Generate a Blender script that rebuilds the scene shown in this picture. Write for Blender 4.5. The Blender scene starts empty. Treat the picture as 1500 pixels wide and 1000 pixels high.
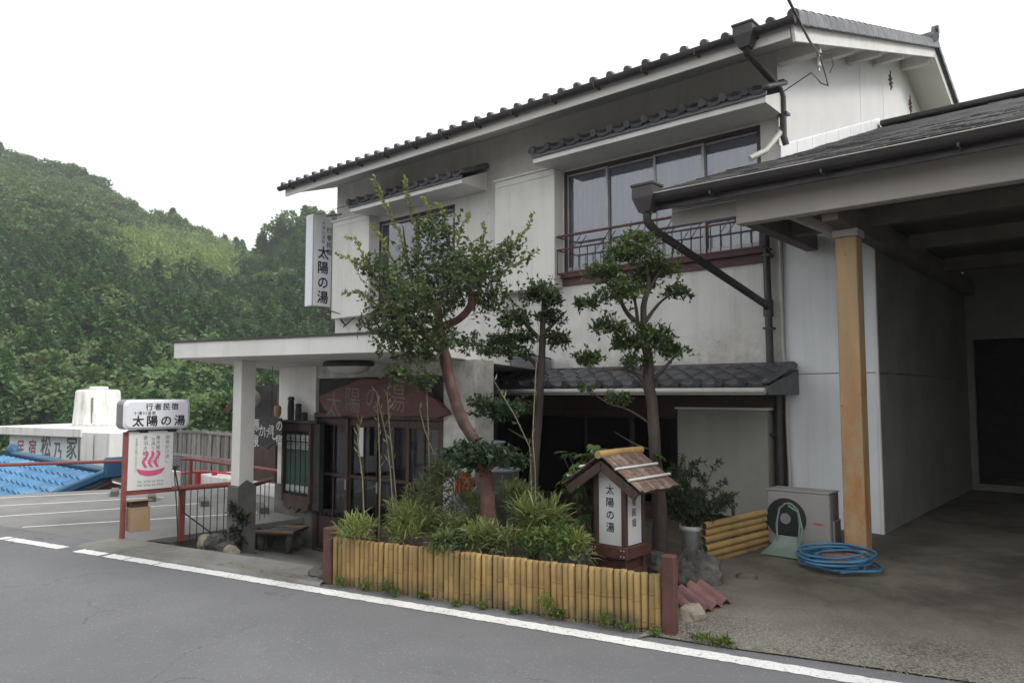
import bpy, bmesh, math, random
import numpy as np
from mathutils import Vector, Matrix, noise
random.seed(11); rng = np.random.default_rng(5)
PI = math.pi
scene = bpy.context.scene
COL = scene.collection
V = Vector

# ------------------------------------------------------------------ camera
EX, EY = 0.7558, 0.6548            # building axes seen from the camera's heading
CAM = V((3.382, -8.981, 1.70))
FPX, HZ = 1083.0, 578.0
PITCH = math.atan((HZ - 500) / FPX)
cd = bpy.data.cameras.new('camera'); cam = bpy.data.objects.new('camera', cd); COL.objects.link(cam)
cd.sensor_width = 36; cd.lens = 36 * FPX / 1500.0
cd.clip_start = 0.05; cd.clip_end = 4000
cam.location = CAM
fwd = V((-EY * math.cos(PITCH), EX * math.cos(PITCH), math.sin(PITCH)))
cam.rotation_euler = fwd.to_track_quat('-Z', 'Y').to_euler()
scene.camera = cam

def at(x, y, d):
    """point of the place seen in direction (x, y) of the photograph at depth d metres"""
    u = (x - 750) / FPX; v = (500 - y) / FPX
    fy = math.cos(PITCH) - v * math.sin(PITCH); fz = math.sin(PITCH) + v * math.cos(PITCH)
    return V((CAM.x + (u * EX - fy * EY) * d / fy, CAM.y + (u * EY + fy * EX) * d / fy, CAM.z + fz * d / fy))

# ------------------------------------------------------------------ light
SUN_EL, SUN_AZ = 40.0, 18.0        # azimuth from +X towards +Y (behind the gable side)
w = bpy.data.worlds.new('World'); scene.world = w; w.use_nodes = True
nt = w.node_tree; nt.nodes.clear()
out = nt.nodes.new('ShaderNodeOutputWorld'); bg = nt.nodes.new('ShaderNodeBackground')
sky = nt.nodes.new('ShaderNodeTexSky'); sky.sky_type = 'NISHITA'; sky.sun_disc = False
sky.sun_elevation = math.radians(SUN_EL); sky.sun_rotation = math.radians(90 - SUN_AZ)
sky.dust_density = 3.0
hsv = nt.nodes.new('ShaderNodeHueSaturation'); hsv.inputs['Saturation'].default_value = 0.12
mix = nt.nodes.new('ShaderNodeMixRGB'); mix.inputs['Fac'].default_value = 0.82
mix.inputs['Color2'].default_value = (10.6, 10.7, 10.9, 1)       # even cloud layer
nt.links.new(sky.outputs[0], hsv.inputs['Color']); nt.links.new(hsv.outputs[0], mix.inputs['Color1'])
nt.links.new(mix.outputs[0], bg.inputs['Color']); bg.inputs['Strength'].default_value = 0.11
nt.links.new(bg.outputs[0], out.inputs['Surface'])
sd = bpy.data.lights.new('sun', 'SUN'); sd.energy = 1.5; sd.angle = math.radians(16); sd.color = (1.0, 0.97, 0.92)
so = bpy.data.objects.new('sun', sd); COL.objects.link(so)
sv = V((math.cos(math.radians(SUN_EL)) * math.cos(math.radians(SUN_AZ)), math.cos(math.radians(SUN_EL)) * math.sin(math.radians(SUN_AZ)), math.sin(math.radians(SUN_EL))))
so.rotation_euler = sv.to_track_quat('Z', 'Y').to_euler(); so.location = (10, 6, 25)
vs = scene.view_settings
vs.view_transform = 'Standard'; vs.look = 'None'; vs.exposure = 0.58; vs.gamma = 1.0; vs.use_curve_mapping = False
scene.cycles.max_bounces = 6; scene.cycles.transparent_max_bounces = 12; scene.cycles.use_denoising = True

# ------------------------------------------------------------------ materials
def nodes(name):
    m = bpy.data.materials.new(name); m.use_nodes = True
    t = m.node_tree; b = t.nodes['Principled BSDF']
    return m, t, b
def NN(t, kind, **kw):
    n = t.nodes.new(kind)
    for k, v in kw.items():
        if k in n.inputs: n.inputs[k].default_value = v
        else: setattr(n, k, v)
    return n
def ramp(t, src, p0, p1, c0=0.0, c1=1.0):
    r = t.nodes.new('ShaderNodeMapRange'); r.inputs[1].default_value = p0; r.inputs[2].default_value = p1
    r.inputs[3].default_value = c0; r.inputs[4].default_value = c1
    t.links.new(src, r.inputs[0]); return r.outputs[0]
def mixc(t, fac, a, b, mode='MIX'):
    m = t.nodes.new('ShaderNodeMixRGB'); m.blend_type = mode
    for sock, v in ((m.inputs['Fac'], fac), (m.inputs['Color1'], a), (m.inputs['Color2'], b)):
        if hasattr(v, 'is_output'): t.links.new(v, sock)
        elif isinstance(v, (int, float)): sock.default_value = v
        else: sock.default_value = (*v[:3], 1)
    return m.outputs[0]
def pos(t, scale=(1, 1, 1)):
    g = t.nodes.new('ShaderNodeNewGeometry'); mp = t.nodes.new('ShaderNodeMapping'); mp.inputs['Scale'].default_value = scale
    t.links.new(g.outputs['Position'], mp.inputs['Vector']); return mp.outputs[0]
def noi(t, vec, s, d=5.0, r=0.6):
    n = t.nodes.new('ShaderNodeTexNoise'); n.inputs['Scale'].default_value = s; n.inputs['Detail'].default_value = d
    n.inputs['Roughness'].default_value = r; t.links.new(vec, n.inputs['Vector']); return n.outputs['Fac']
def bump(t, b, h, strength, dist=0.01):
    n = t.nodes.new('ShaderNodeBump'); n.inputs['Strength'].default_value = strength; n.inputs['Distance'].default_value = dist
    t.links.new(h, n.inputs['Height']); t.links.new(n.outputs[0], b.inputs['Normal'])
def M(name, c1, c2=None, scale=4, rough=0.75, bmp=0.25, bscale=60, metal=0.0, spec=0.4, rand=0.0, dirt=None, dirt_amt=0.5, streak=0.0, streak_c=(0.1, 0.095, 0.085), stretch=(1, 1, 1), lo=0.35, hi=0.65):
    m, t, b = nodes(name)
    p = pos(t, stretch)
    c2 = c2 or tuple(x * 0.8 for x in c1)
    col = mixc(t, ramp(t, noi(t, p, scale), lo, hi), c1, c2)
    if dirt:
        col = mixc(t, ramp(t, noi(t, pos(t), scale * 0.45, 8, 0.7), 0.5, 0.72, 0, dirt_amt), col, dirt)
    if streak:
        s = noi(t, pos(t, (7, 7, 0.35)), 1.0, 6, 0.65); s2 = noi(t, pos(t), 0.9, 3)
        f = t.nodes.new('ShaderNodeMath'); f.operation = 'MULTIPLY'
        t.links.new(ramp(t, s, 0.5, 0.78, 0, streak), f.inputs[0]); t.links.new(ramp(t, s2, 0.35, 0.65), f.inputs[1])
        col = mixc(t, f.outputs[0], col, streak_c)
    if rand:
        oi = t.nodes.new('ShaderNodeObjectInfo')
        col = mixc(t, 1.0, col, mixc(t, oi.outputs['Random'], (1 - rand,) * 3, (1 + rand,) * 3), 'MULTIPLY')
    t.links.new(col, b.inputs['Base Color'])
    b.inputs['Roughness'].default_value = rough; b.inputs['Metallic'].default_value = metal
    b.inputs['Specular IOR Level'].default_value = spec
    t.links.new(ramp(t, noi(t, pos(t), 9, 4), 0.3, 0.7, max(0.02, rough - 0.1), min(1, rough + 0.1)), b.inputs['Roughness'])
    if bmp: bump(t, b, noi(t, p, bscale, 4), bmp, 0.004)
    return m
def leafmat(name, c1, c2, c3, trans=0.35, rough=0.45, scale=9.0):
    m, t, b = nodes(name)
    oi = t.nodes.new('ShaderNodeObjectInfo')
    a = t.nodes.new('ShaderNodeAttribute'); a.attribute_name = 'tint'
    col = mixc(t, a.outputs['Fac'], c1, c2)
    col = mixc(t, ramp(t, noi(t, pos(t), scale, 3), 0.45, 0.7, 0, 0.6), col, c3)
    col = mixc(t, 1.0, col, mixc(t, oi.outputs['Random'], (0.78, 0.8, 0.78), (1.2, 1.18, 1.15)), 'MULTIPLY')
    tr = t.nodes.new('ShaderNodeBsdfTranslucent'); mx = t.nodes.new('ShaderNodeMixShader'); mx.inputs[0].default_value = trans
    t.links.new(col, b.inputs['Base Color']); t.links.new(mixc(t, 1.0, col, (1.2, 1.25, 0.7), 'MULTIPLY'), tr.inputs['Color'])
    b.inputs['Roughness'].default_value = rough; b.inputs['Specular IOR Level'].default_value = 0.35
    t.links.new(b.outputs[0], mx.inputs[1]); t.links.new(tr.outputs[0], mx.inputs[2])
    t.links.new(mx.outputs[0], t.nodes['Material Output'].inputs['Surface'])
    return m
def glassmat(name, tint, rough=0.02, base=0.06, gloss=(0.9, 0.93, 0.97)):
    m, t, b = nodes(name); t.nodes.remove(b)
    tr = t.nodes.new('ShaderNodeBsdfTransparent'); tr.inputs['Color'].default_value = (*tint, 1)
    gl = t.nodes.new('ShaderNodeBsdfGlossy'); gl.inputs['Roughness'].default_value = rough; gl.inputs['Color'].default_value = (*gloss, 1)
    fr = t.nodes.new('ShaderNodeFresnel'); fr.inputs['IOR'].default_value = 1.5
    ad = t.nodes.new('ShaderNodeMath'); ad.operation = 'ADD'; ad.inputs[1].default_value = base; ad.use_clamp = True
    bp = t.nodes.new('ShaderNodeBump'); bp.inputs['Strength'].default_value = 0.03; bp.inputs['Distance'].default_value = 0.02
    t.links.new(noi(t, pos(t), 1.6, 2), bp.inputs['Height']); t.links.new(bp.outputs[0], gl.inputs['Normal'])
    mx = t.nodes.new('ShaderNodeMixShader')
    t.links.new(fr.outputs[0], ad.inputs[0]); t.links.new(ad.outputs[0], mx.inputs[0])
    t.links.new(tr.outputs[0], mx.inputs[1]); t.links.new(gl.outputs[0], mx.inputs[2])
    t.links.new(mx.outputs[0], t.nodes['Material Output'].inputs['Surface']); return m

# asphalt, concrete with aggregate, worn paint
def asphalt():
    m, t, b = nodes('asphalt'); p = pos(t)
    v = t.nodes.new('ShaderNodeTexVoronoi'); v.inputs['Scale'].default_value = 95; t.links.new(p, v.inputs['Vector'])
    col = mixc(t, ramp(t, noi(t, p, 1.3, 6), 0.3, 0.7), (0.150, 0.152, 0.158), (0.19, 0.192, 0.199))
    col = mixc(t, ramp(t, noi(t, p, 170, 2), 0.40, 0.6), mixc(t, 0.3, col, (0.06, 0.06, 0.062)), col)
    lum = t.nodes.new('ShaderNodeSeparateColor'); t.links.new(v.outputs['Color'], lum.inputs[0])
    col = mixc(t, ramp(t, lum.outputs[0], 0.955, 0.975, 0, 0.4), col, (0.34, 0.34, 0.33))
    col = mixc(t, ramp(t, noi(t, pos(t, (1.6, 0.35, 1)), 0.9, 5), 0.58, 0.75, 0, 0.3), col, (0.2, 0.2, 0.198))
    sx = t.nodes.new('ShaderNodeSeparateXYZ'); t.links.new(p, sx.inputs[0]); ln = t.nodes.new('ShaderNodeMath'); ln.operation = 'MULTIPLY_ADD'; ln.inputs[1].default_value = -0.2217
    t.links.new(sx.outputs[0], ln.inputs[0]); t.links.new(sx.outputs[1], ln.inputs[2])
    wa = t.nodes.new('ShaderNodeTexWave'); wa.inputs['Scale'].default_value = 0.16; wa.inputs['Distortion'].default_value = 0.6; cv = t.nodes.new('ShaderNodeCombineXYZ'); t.links.new(ln.outputs[0], cv.inputs[0]); t.links.new(cv.outputs[0], wa.inputs['Vector'])
    col = mixc(t, ramp(t, wa.outputs['Fac'], .2, .9, 0, .35), col, (0.125, 0.127, 0.132))
    col = mixc(t, ramp(t, noi(t, p, 1.9, 2), .70, .76, 0, .4), col, (0.09, 0.09, 0.092))
    wv = t.nodes.new('ShaderNodeTexVoronoi'); wv.feature = 'DISTANCE_TO_EDGE'; wv.inputs['Scale'].default_value = 0.42
    wp = t.nodes.new('ShaderNodeVectorMath'); wp.operation = 'ADD'
    nv = t.nodes.new('ShaderNodeTexNoise'); nv.inputs['Scale'].default_value = 2.2; nv.inputs['Detail'].default_value = 8; t.links.new(p, nv.inputs['Vector'])
    t.links.new(p, wp.inputs[0]); t.links.new(nv.outputs['Color'], wp.inputs[1]); t.links.new(wp.outputs[0], wv.inputs['Vector'])
    g = t.nodes.new('ShaderNodeMath'); g.operation = 'MULTIPLY'
    t.links.new(ramp(t, wv.outputs[0], 0.006, 0.002), g.inputs[0]); t.links.new(ramp(t, noi(t, p, 0.8, 2), 0.52, 0.62, 0, 0.75), g.inputs[1])
    col = mixc(t, g.outputs[0], col, (0.045, 0.045, 0.045))
    t.links.new(col, b.inputs['Base Color']); b.inputs['Roughness'].default_value = 0.82; b.inputs['Specular IOR Level'].default_value = 0.35
    bump(t, b, v.outputs['Distance'], 0.5, 0.006); return m
def concrete(name, a, c, moss=0.3, agg=0.0, stain=(0.09, 0.085, 0.07)):
    m, t, b = nodes(name); p = pos(t)
    col = mixc(t, ramp(t, noi(t, p, 1.1, 8, 0.65), 0.35, 0.65), a, c)
    col = mixc(t, ramp(t, noi(t, p, 0.55, 6, 0.7), 0.5, 0.68, 0, 0.75), col, stain)
    col = mixc(t, ramp(t, noi(t, p, 2.4, 8, 0.75), 0.55, 0.72, 0, moss), col, (0.10, 0.105, 0.055))
    h = noi(t, p, 60, 4)
    if agg:
        v = t.nodes.new('ShaderNodeTexVoronoi'); v.inputs['Scale'].default_value = 105; t.links.new(p, v.inputs['Vector'])
        sc = t.nodes.new('ShaderNodeSeparateColor'); t.links.new(v.outputs['Color'], sc.inputs[0])
        f = t.nodes.new('ShaderNodeMath'); f.operation = 'MULTIPLY'
        sx = t.nodes.new('ShaderNodeSeparateXYZ'); t.links.new(p, sx.inputs[0])
        ln = t.nodes.new('ShaderNodeMath'); ln.operation = 'MULTIPLY_ADD'; ln.inputs[1].default_value = -0.2217
        t.links.new(sx.outputs[0], ln.inputs[0]); t.links.new(sx.outputs[1], ln.inputs[2])      # distance in from the road edge
        wn = t.nodes.new('ShaderNodeMath'); wn.operation = 'ADD'; t.links.new(ln.outputs[0], wn.inputs[0]); t.links.new(ramp(t, noi(t, p, 2.5, 5), 0.2, 0.8, -0.5, 0.5), wn.inputs[1])
        t.links.new(ramp(t, sc.outputs[0], 0.3, 0.75), f.inputs[0]); t.links.new(ramp(t, wn.outputs[0], -3.2, -4.1, 0, agg), f.inputs[1])
        col = mixc(t, f.outputs[0], col, (0.26, 0.25, 0.225))
        h = v.outputs['Distance']
    t.links.new(col, b.inputs['Base Color']); b.inputs['Roughness'].default_value = 0.85; b.inputs['Specular IOR Level'].default_value = 0.3
    bump(t, b, h, 0.35, 0.004); return m
def paintline():
    m, t, b = nodes('road_paint'); p = pos(t)
    col = mixc(t, ramp(t, noi(t, p, 3, 6), 0.3, 0.7), (0.78, 0.78, 0.76), (0.62, 0.62, 0.61))
    col = mixc(t, ramp(t, noi(t, p, 30, 7, 0.8), 0.55, 0.62, 0, 0.9), col, (0.16, 0.16, 0.16))
    col = mixc(t, ramp(t, noi(t, pos(t, (1, 1, 1)), 5.5, 4), 0.66, 0.7, 0, 0.8), col, (0.2, 0.2, 0.2))
    t.links.new(col, b.inputs['Base Color']); b.inputs['Roughness'].default_value = 0.7; bump(t, b, noi(t, p, 120, 3), 0.3, 0.004); return m

def plaster():
    m, t, b = nodes('wall_plaster'); p = pos(t)
    col = mixc(t, ramp(t, noi(t, p, .9, 6), .3, .7), (0.66, 0.65, 0.625), (0.59, 0.58, 0.555))
    col = mixc(t, ramp(t, noi(t, p, .45, 8, .7), .5, .7, 0, .6), col, (0.43, 0.41, 0.365))
    sx = t.nodes.new('ShaderNodeSeparateXYZ'); t.links.new(p, sx.inputs[0])
    def mul(a, c):
        n = t.nodes.new('ShaderNodeMath'); n.operation = 'MULTIPLY'; t.links.new(a, n.inputs[0]); t.links.new(c, n.inputs[1]); return n.outputs[0]
    drip = ramp(t, noi(t, pos(t, (4.5, 4.5, .32)), 1.0, 8, .72), .48, .78)
    col = mixc(t, mul(drip, ramp(t, noi(t, p, .8, 3), .35, .65, 0, .5)), col, (0.33, 0.315, 0.285))
    under = mul(ramp(t, sx.outputs[2], 2.6, 3.36), ramp(t, sx.outputs[2], 3.46, 3.40))          # runs below the sills
    col = mixc(t, mul(drip, mul(under, ramp(t, noi(t, p, 1.5, 3), .3, .7, .1, .6))), col, (0.26, 0.245, 0.22))
    low = ramp(t, sx.outputs[2], 2.75, 2.05)                                                     # splash-back above the lower roof
    col = mixc(t, mul(low, ramp(t, noi(t, p, 5, 7, .7), .38, .68, .05, .8)), col, (0.25, 0.24, 0.205))
    v = t.nodes.new('ShaderNodeTexVoronoi'); v.feature = 'DISTANCE_TO_EDGE'; v.inputs['Scale'].default_value = .55
    wp = t.nodes.new('ShaderNodeVectorMath'); wp.operation = 'ADD'; nv = t.nodes.new('ShaderNodeTexNoise'); nv.inputs['Scale'].default_value = 3; nv.inputs['Detail'].default_value = 8; t.links.new(p, nv.inputs['Vector'])
    t.links.new(p, wp.inputs[0]); t.links.new(nv.outputs['Color'], wp.inputs[1]); t.links.new(wp.outputs[0], v.inputs['Vector'])
    col = mixc(t, mul(ramp(t, v.outputs[0], .004, .0012), ramp(t, noi(t, p, .7, 2), .5, .6, 0, .6)), col, (0.2, 0.19, 0.17))
    t.links.new(col, b.inputs['Base Color']); b.inputs['Roughness'].default_value = .88; b.inputs['Specular IOR Level'].default_value = .25
    bump(t, b, noi(t, p, 70, 5), .18, .004); return m
def ochre():
    m, t, b = nodes('ochre_post'); p = pos(t)
    col = mixc(t, ramp(t, noi(t, pos(t, (3, 3, .5)), 2.4, 6), .35, .65), (0.44, 0.29, 0.14), (0.33, 0.235, 0.135))
    sx = t.nodes.new('ShaderNodeSeparateXYZ'); t.links.new(p, sx.inputs[0]); low = ramp(t, sx.outputs[2], 2.6, .5)          # rust has crept up from the foot
    f = t.nodes.new('ShaderNodeMath'); f.operation = 'MULTIPLY'; t.links.new(low, f.inputs[0]); t.links.new(ramp(t, noi(t, pos(t, (2.5, 2.5, 1.2)), 2.2, 7, .7), .42, .62), f.inputs[1])
    col = mixc(t, f.outputs[0], col, (0.36, 0.14, 0.04))
    col = mixc(t, ramp(t, noi(t, p, 13, 5, .7), .64, .7, 0, .8), col, (0.13, 0.06, 0.03))
    t.links.new(col, b.inputs['Base Color']); b.inputs['Roughness'].default_value = .6; bump(t, b, noi(t, pos(t, (6, 6, 1)), 9, 6), .3, .004); return m
MA = dict(
 asphalt=asphalt(), paint=paintline(),
 drive=concrete('driveway_concrete', (0.165, 0.152, 0.122), (0.085, 0.076, 0.062), 0.55, 0.75, (0.050, 0.041, 0.033)),
 pave=concrete('pavement_concrete', (0.24, 0.235, 0.22), (0.17, 0.165, 0.15), 0.3),
 lot=concrete('lot_asphalt', (0.25, 0.245, 0.235), (0.2, 0.197, 0.19), 0.12, stain=(0.17, 0.165, 0.155)),
 pit=concrete('retaining_concrete', (0.17, 0.165, 0.145), (0.11, 0.105, 0.09), 0.4),
 soil=M('soil', (0.05, 0.04, 0.03), (0.09, 0.075, 0.055), 7, 0.95, 1.0, 40, dirt=(0.06, 0.07, 0.03)),
 ground=M('far_ground', (0.07, 0.08, 0.04), (0.05, 0.06, 0.03), 0.3, 0.95, 0.3, 3),
 hill=M('hill_floor', (0.018, 0.03, 0.012), (0.03, 0.045, 0.018), 0.2, 0.95, 0.2, 2),
 wall=plaster(), wall_plain=M('wall_plain', (0.63, 0.62, 0.60), (0.55, 0.54, 0.52), 0.9, 0.85, 0.12, 90, dirt=(0.42, 0.40, 0.35), dirt_amt=0.6, streak=0.75, streak_c=(0.28, 0.265, 0.235)),
 trimw=M('white_trim', (0.74, 0.73, 0.70), (0.66, 0.65, 0.62), 2, 0.7, 0.1, 60, streak=0.4, streak_c=(0.33, 0.31, 0.28)),
 gablew=M('gable_paint', (0.70, 0.695, 0.685), (0.64, 0.635, 0.625), 1.2, 0.7, 0.08, 60, streak=0.35, streak_c=(0.5, 0.48, 0.44)),
 soffit=M('soffit_board', (0.74, 0.725, 0.69), (0.68, 0.665, 0.63), 1.5, 0.85, 0.1, 50),
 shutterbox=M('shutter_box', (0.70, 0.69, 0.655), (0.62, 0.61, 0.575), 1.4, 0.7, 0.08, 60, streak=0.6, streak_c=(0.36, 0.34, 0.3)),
 lowbox=M('low_shutter_box', (0.30, 0.295, 0.27), (0.25, 0.245, 0.225), 1.2, 0.75, 0.1, 50, streak=0.6, streak_c=(0.17, 0.165, 0.145)),  # darker than the upper boxes: age and pent-roof shade put into the colour
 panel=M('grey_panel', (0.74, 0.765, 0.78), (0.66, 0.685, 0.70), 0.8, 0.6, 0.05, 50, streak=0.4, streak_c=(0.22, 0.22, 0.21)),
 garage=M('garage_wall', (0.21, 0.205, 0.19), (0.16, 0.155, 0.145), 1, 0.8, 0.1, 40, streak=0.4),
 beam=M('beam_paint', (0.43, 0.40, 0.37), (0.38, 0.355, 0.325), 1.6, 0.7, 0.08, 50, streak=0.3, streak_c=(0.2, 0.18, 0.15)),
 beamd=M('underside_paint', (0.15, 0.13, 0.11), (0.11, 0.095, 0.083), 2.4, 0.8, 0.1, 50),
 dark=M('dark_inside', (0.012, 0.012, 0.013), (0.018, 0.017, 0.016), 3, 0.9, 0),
 tile=M('kawara_tile', (0.085, 0.087, 0.098), (0.055, 0.057, 0.064), 6, 0.42, 0.12, 90, spec=0.55, rand=0.28, dirt=(0.13, 0.13, 0.12), dirt_amt=0.45),
 shingle=M('shingle', (0.035, 0.034, 0.036), (0.055, 0.052, 0.05), 8, 0.8, 0.6, 40, rand=0.2, dirt=(0.12, 0.115, 0.1), dirt_amt=0.35),
 gutter=M('gutter_brown', (0.042, 0.034, 0.036), (0.03, 0.026, 0.027), 4, 0.42, 0.05, 40, spec=0.5, dirt=(0.09, 0.08, 0.07), dirt_amt=0.3),
 sash=M('sash_brown', (0.06, 0.032, 0.03), (0.04, 0.024, 0.024), 5, 0.45, 0.05, 50),
 alu=M('aluminium', (0.34, 0.33, 0.33), (0.28, 0.27, 0.27), 5, 0.4, 0.04, 50, metal=0.5),
 redsill=M('red_sill', (0.115, 0.05, 0.052), (0.08, 0.036, 0.038), 5, 0.6, 0.1, 50, dirt=(0.1, 0.05, 0.045)),
 curtain=M('curtain', (0.56, 0.58, 0.62), (0.49, 0.51, 0.55), 2, 0.9, 0.1, 8, stretch=(5, 5, 0.3)),
 curtaind=M('dark_curtain', (0.20, 0.20, 0.225), (0.13, 0.13, 0.15), 3, 0.9, 0.2, 8, stretch=(9, 9, 0.4)),
 glass=glassmat('window_glass', (0.55, 0.57, 0.61), 0.04, 0.13),
 glassd=glassmat('dark_glass', (0.4, 0.4, 0.43), 0.05, 0.03),
 postwood=ochre(),
 wood=M('dark_wood', (0.075, 0.045, 0.035), (0.045, 0.028, 0.023), 6, 0.6, 0.3, 30, stretch=(3, 3, 0.6)),
 woodred=M('red_brown_wood', (0.115, 0.048, 0.038), (0.075, 0.034, 0.028), 6, 0.55, 0.3, 40, stretch=(2, 2, 0.6)),
 signwood=M('carved_sign_wood', (0.125, 0.042, 0.038), (0.08, 0.03, 0.028), 3, 0.5, 0.35, 22, stretch=(0.7, 3, 5)),
 blackwood=M('black_wood', (0.03, 0.028, 0.028), (0.045, 0.04, 0.038), 7, 0.7, 0.3, 30),
 fencewood=M('weathered_board', (0.30, 0.275, 0.25), (0.17, 0.15, 0.135), 5, 0.9, 0.5, 30, rand=0.3, stretch=(4, 4, 0.5), streak=0.5),
 bark=M('shingle_bark', (0.22, 0.15, 0.12), (0.11, 0.07, 0.056), 11, 0.85, 0.8, 40, rand=0.3, stretch=(4, 1, 4), dirt=(0.38, 0.33, 0.28), dirt_amt=0.6),
 bamboo=None, bamboocut=M('bamboo_cut', (0.30, 0.2, 0.09), (0.14, 0.09, 0.05), 30, 0.8, 0.2, 60),
 trunkred=M('bark_red', (0.125, 0.05, 0.038), (0.055, 0.032, 0.029), 9, 0.75, 0.9, 30, stretch=(1, 1, 0.3), dirt=(0.15, 0.12, 0.10), dirt_amt=0.8),
 trunk=M('bark_grey', (0.085, 0.066, 0.055), (0.045, 0.036, 0.031), 10, 0.85, 0.7, 40, stretch=(1, 1, 0.4)),
 red=M('rail_red', (0.26, 0.07, 0.058), (0.19, 0.055, 0.048), 5, 0.55, 0.15, 50, dirt=(0.2, 0.11, 0.085), dirt_amt=0.6),
 redbright=M('bright_red', (0.55, 0.035, 0.05), (0.42, 0.03, 0.04), 5, 0.5, 0.1, 50),
 signwhite=M('sign_acrylic', (0.74, 0.75, 0.79), (0.70, 0.71, 0.755), 1.5, 0.35, 0.02, 40, spec=0.5),
 boardwhite=M('sign_board', (0.70, 0.71, 0.69), (0.64, 0.65, 0.635), 2, 0.5, 0.04, 40, streak=0.25, streak_c=(0.4, 0.38, 0.33)),
 paper=M('lantern_paper', (0.60, 0.62, 0.61), (0.55, 0.57, 0.56), 3, 0.7, 0.05, 60),
 ink=M('black_ink', (0.012, 0.012, 0.014), (0.02, 0.02, 0.022), 6, 0.5, 0),
  inkcarve=M('carved_line', (0.21, 0.165, 0.15), (0.16, 0.12, 0.11), 6, 0.6, 0),
 inkgrey=M('grey_ink', (0.13, 0.13, 0.135), (0.17, 0.17, 0.17), 6, 0.6, 0),
 inkred=M('red_ink', (0.28, 0.09, 0.11), (0.36, 0.16, 0.18), 12, 0.7, 0),
 pink=M('pink_print', (0.66, 0.10, 0.24), (0.6, 0.09, 0.21), 4, 0.5, 0),
 inkwhite=M('white_ink', (0.62, 0.62, 0.6), (0.52, 0.52, 0.5), 6, 0.7, 0),
 green=M('green_strip', (0.022, 0.065, 0.045), (0.016, 0.048, 0.034), 5, 0.6, 0.05, 30),
 acwhite=M('ac_casing', (0.29, 0.28, 0.27), (0.25, 0.24, 0.23), 2, 0.5, 0.04, 60, streak=0.35, streak_c=(0.3, 0.27, 0.22)),  # greyed off-white: the shade it stands in is put into the colour
 acdark=M('ac_dark', (0.04, 0.042, 0.04), (0.03, 0.03, 0.03), 5, 0.5, 0.05),
 label=M('label_red', (0.5, 0.05, 0.06), (0.42, 0.05, 0.06), 5, 0.5, 0),
 reel=M('reel_green', (0.16, 0.225, 0.185), (0.12, 0.18, 0.145), 4, 0.45, 0.05, 40, dirt=(0.2, 0.2, 0.17), dirt_amt=0.4),
 hose=M('hose_blue', (0.045, 0.17, 0.29), (0.035, 0.13, 0.235), 6, 0.4, 0.05, 50, spec=0.5, dirt=(0.12, 0.17, 0.2), dirt_amt=0.4),
 pot=M('white_pot', (0.60, 0.62, 0.62), (0.52, 0.535, 0.53), 3, 0.5, 0.05, 40, streak=0.4, streak_c=(0.3, 0.28, 0.22)),
 potgrey=M('grey_pot', (0.24, 0.24, 0.26), (0.19, 0.19, 0.205), 3, 0.6, 0.1, 40),
 rock=M('rock', (0.105, 0.098, 0.088), (0.045, 0.042, 0.04), 7, 0.9, 1.0, 22, dirt=(0.2, 0.2, 0.15), dirt_amt=0.7),
 rockpale=M('pale_rock', (0.30, 0.265, 0.2), (0.2, 0.175, 0.135), 6, 0.9, 0.9, 18, dirt=(0.12, 0.12, 0.07)),
 redtile=M('red_tile', (0.19, 0.095, 0.085), (0.125, 0.065, 0.062), 7, 0.6, 0.2, 60, rand=0.2),
 card=M('cardboard', (0.34, 0.23, 0.14), (0.28, 0.19, 0.115), 3, 0.85, 0.1, 30, dirt=(0.2, 0.14, 0.09)),
 lamp=M('lamp_diffuser', (0.52, 0.52, 0.5), (0.48, 0.48, 0.46), 3, 0.4, 0), black=M('black_plastic', (0.02, 0.02, 0.021), (0.03, 0.03, 0.03), 4, 0.5, 0),
 stonebase=M('grey_stonework', (0.15, 0.148, 0.14), (0.105, 0.103, 0.098), 4, 0.8, 0.5, 25, dirt=(0.2, 0.2, 0.18), dirt_amt=0.5),
 bluetile=M('blue_tile', (0.10, 0.26, 0.44), (0.07, 0.20, 0.37), 4, 0.55, 0.05, 40, rand=0.16, dirt=(0.25, 0.36, 0.46), dirt_amt=0.6),
 bluetrim=M('blue_trim', (0.025, 0.105, 0.2), (0.02, 0.085, 0.165), 4, 0.45, 0.05, 40),
 nwall=M('neighbour_wall', (0.70, 0.76, 0.78), (0.62, 0.68, 0.70), 0.8, 0.8, 0.1, 30, streak=0.5, streak_c=(0.35, 0.36, 0.36)),
 nwhite=M('neighbour_white', (0.80, 0.79, 0.76), (0.72, 0.71, 0.68), 1.4, 0.8, 0.1, 30, streak=0.95, streak_c=(0.26, 0.22, 0.17)),
 brownwall=M('brown_boards', (0.27, 0.185, 0.145), (0.2, 0.14, 0.11), 3, 0.85, 0.3, 30, stretch=(4, 4, 0.5)),
 water=M('tray_slate', (0.12, 0.14, 0.16), (0.09, 0.1, 0.115), 4, 0.25, 0.05),
 wire=M('wire', (0.03, 0.03, 0.03), (0.04, 0.04, 0.04), 4, 0.5, 0), pvc=M('pvc_pipe', (0.50, 0.49, 0.45), (0.4, 0.39, 0.36), 4, 0.5, 0.05),
 vent=M('vent_red', (0.12, 0.05, 0.045), (0.08, 0.035, 0.035), 8, 0.7, 0.1),
 whitemetal=M('flashing_white', (0.82, 0.82, 0.82), (0.76, 0.76, 0.77), 3, 0.45, 0.04, 30),
 leaf_a=leafmat('leaf_myrtle', (0.042, 0.068, 0.034), (0.115, 0.155, 0.058), (0.026, 0.045, 0.026)),
 leaf_new=leafmat('leaf_shoot', (0.15, 0.19, 0.05), (0.22, 0.24, 0.06), (0.16, 0.16, 0.06)),
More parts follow.
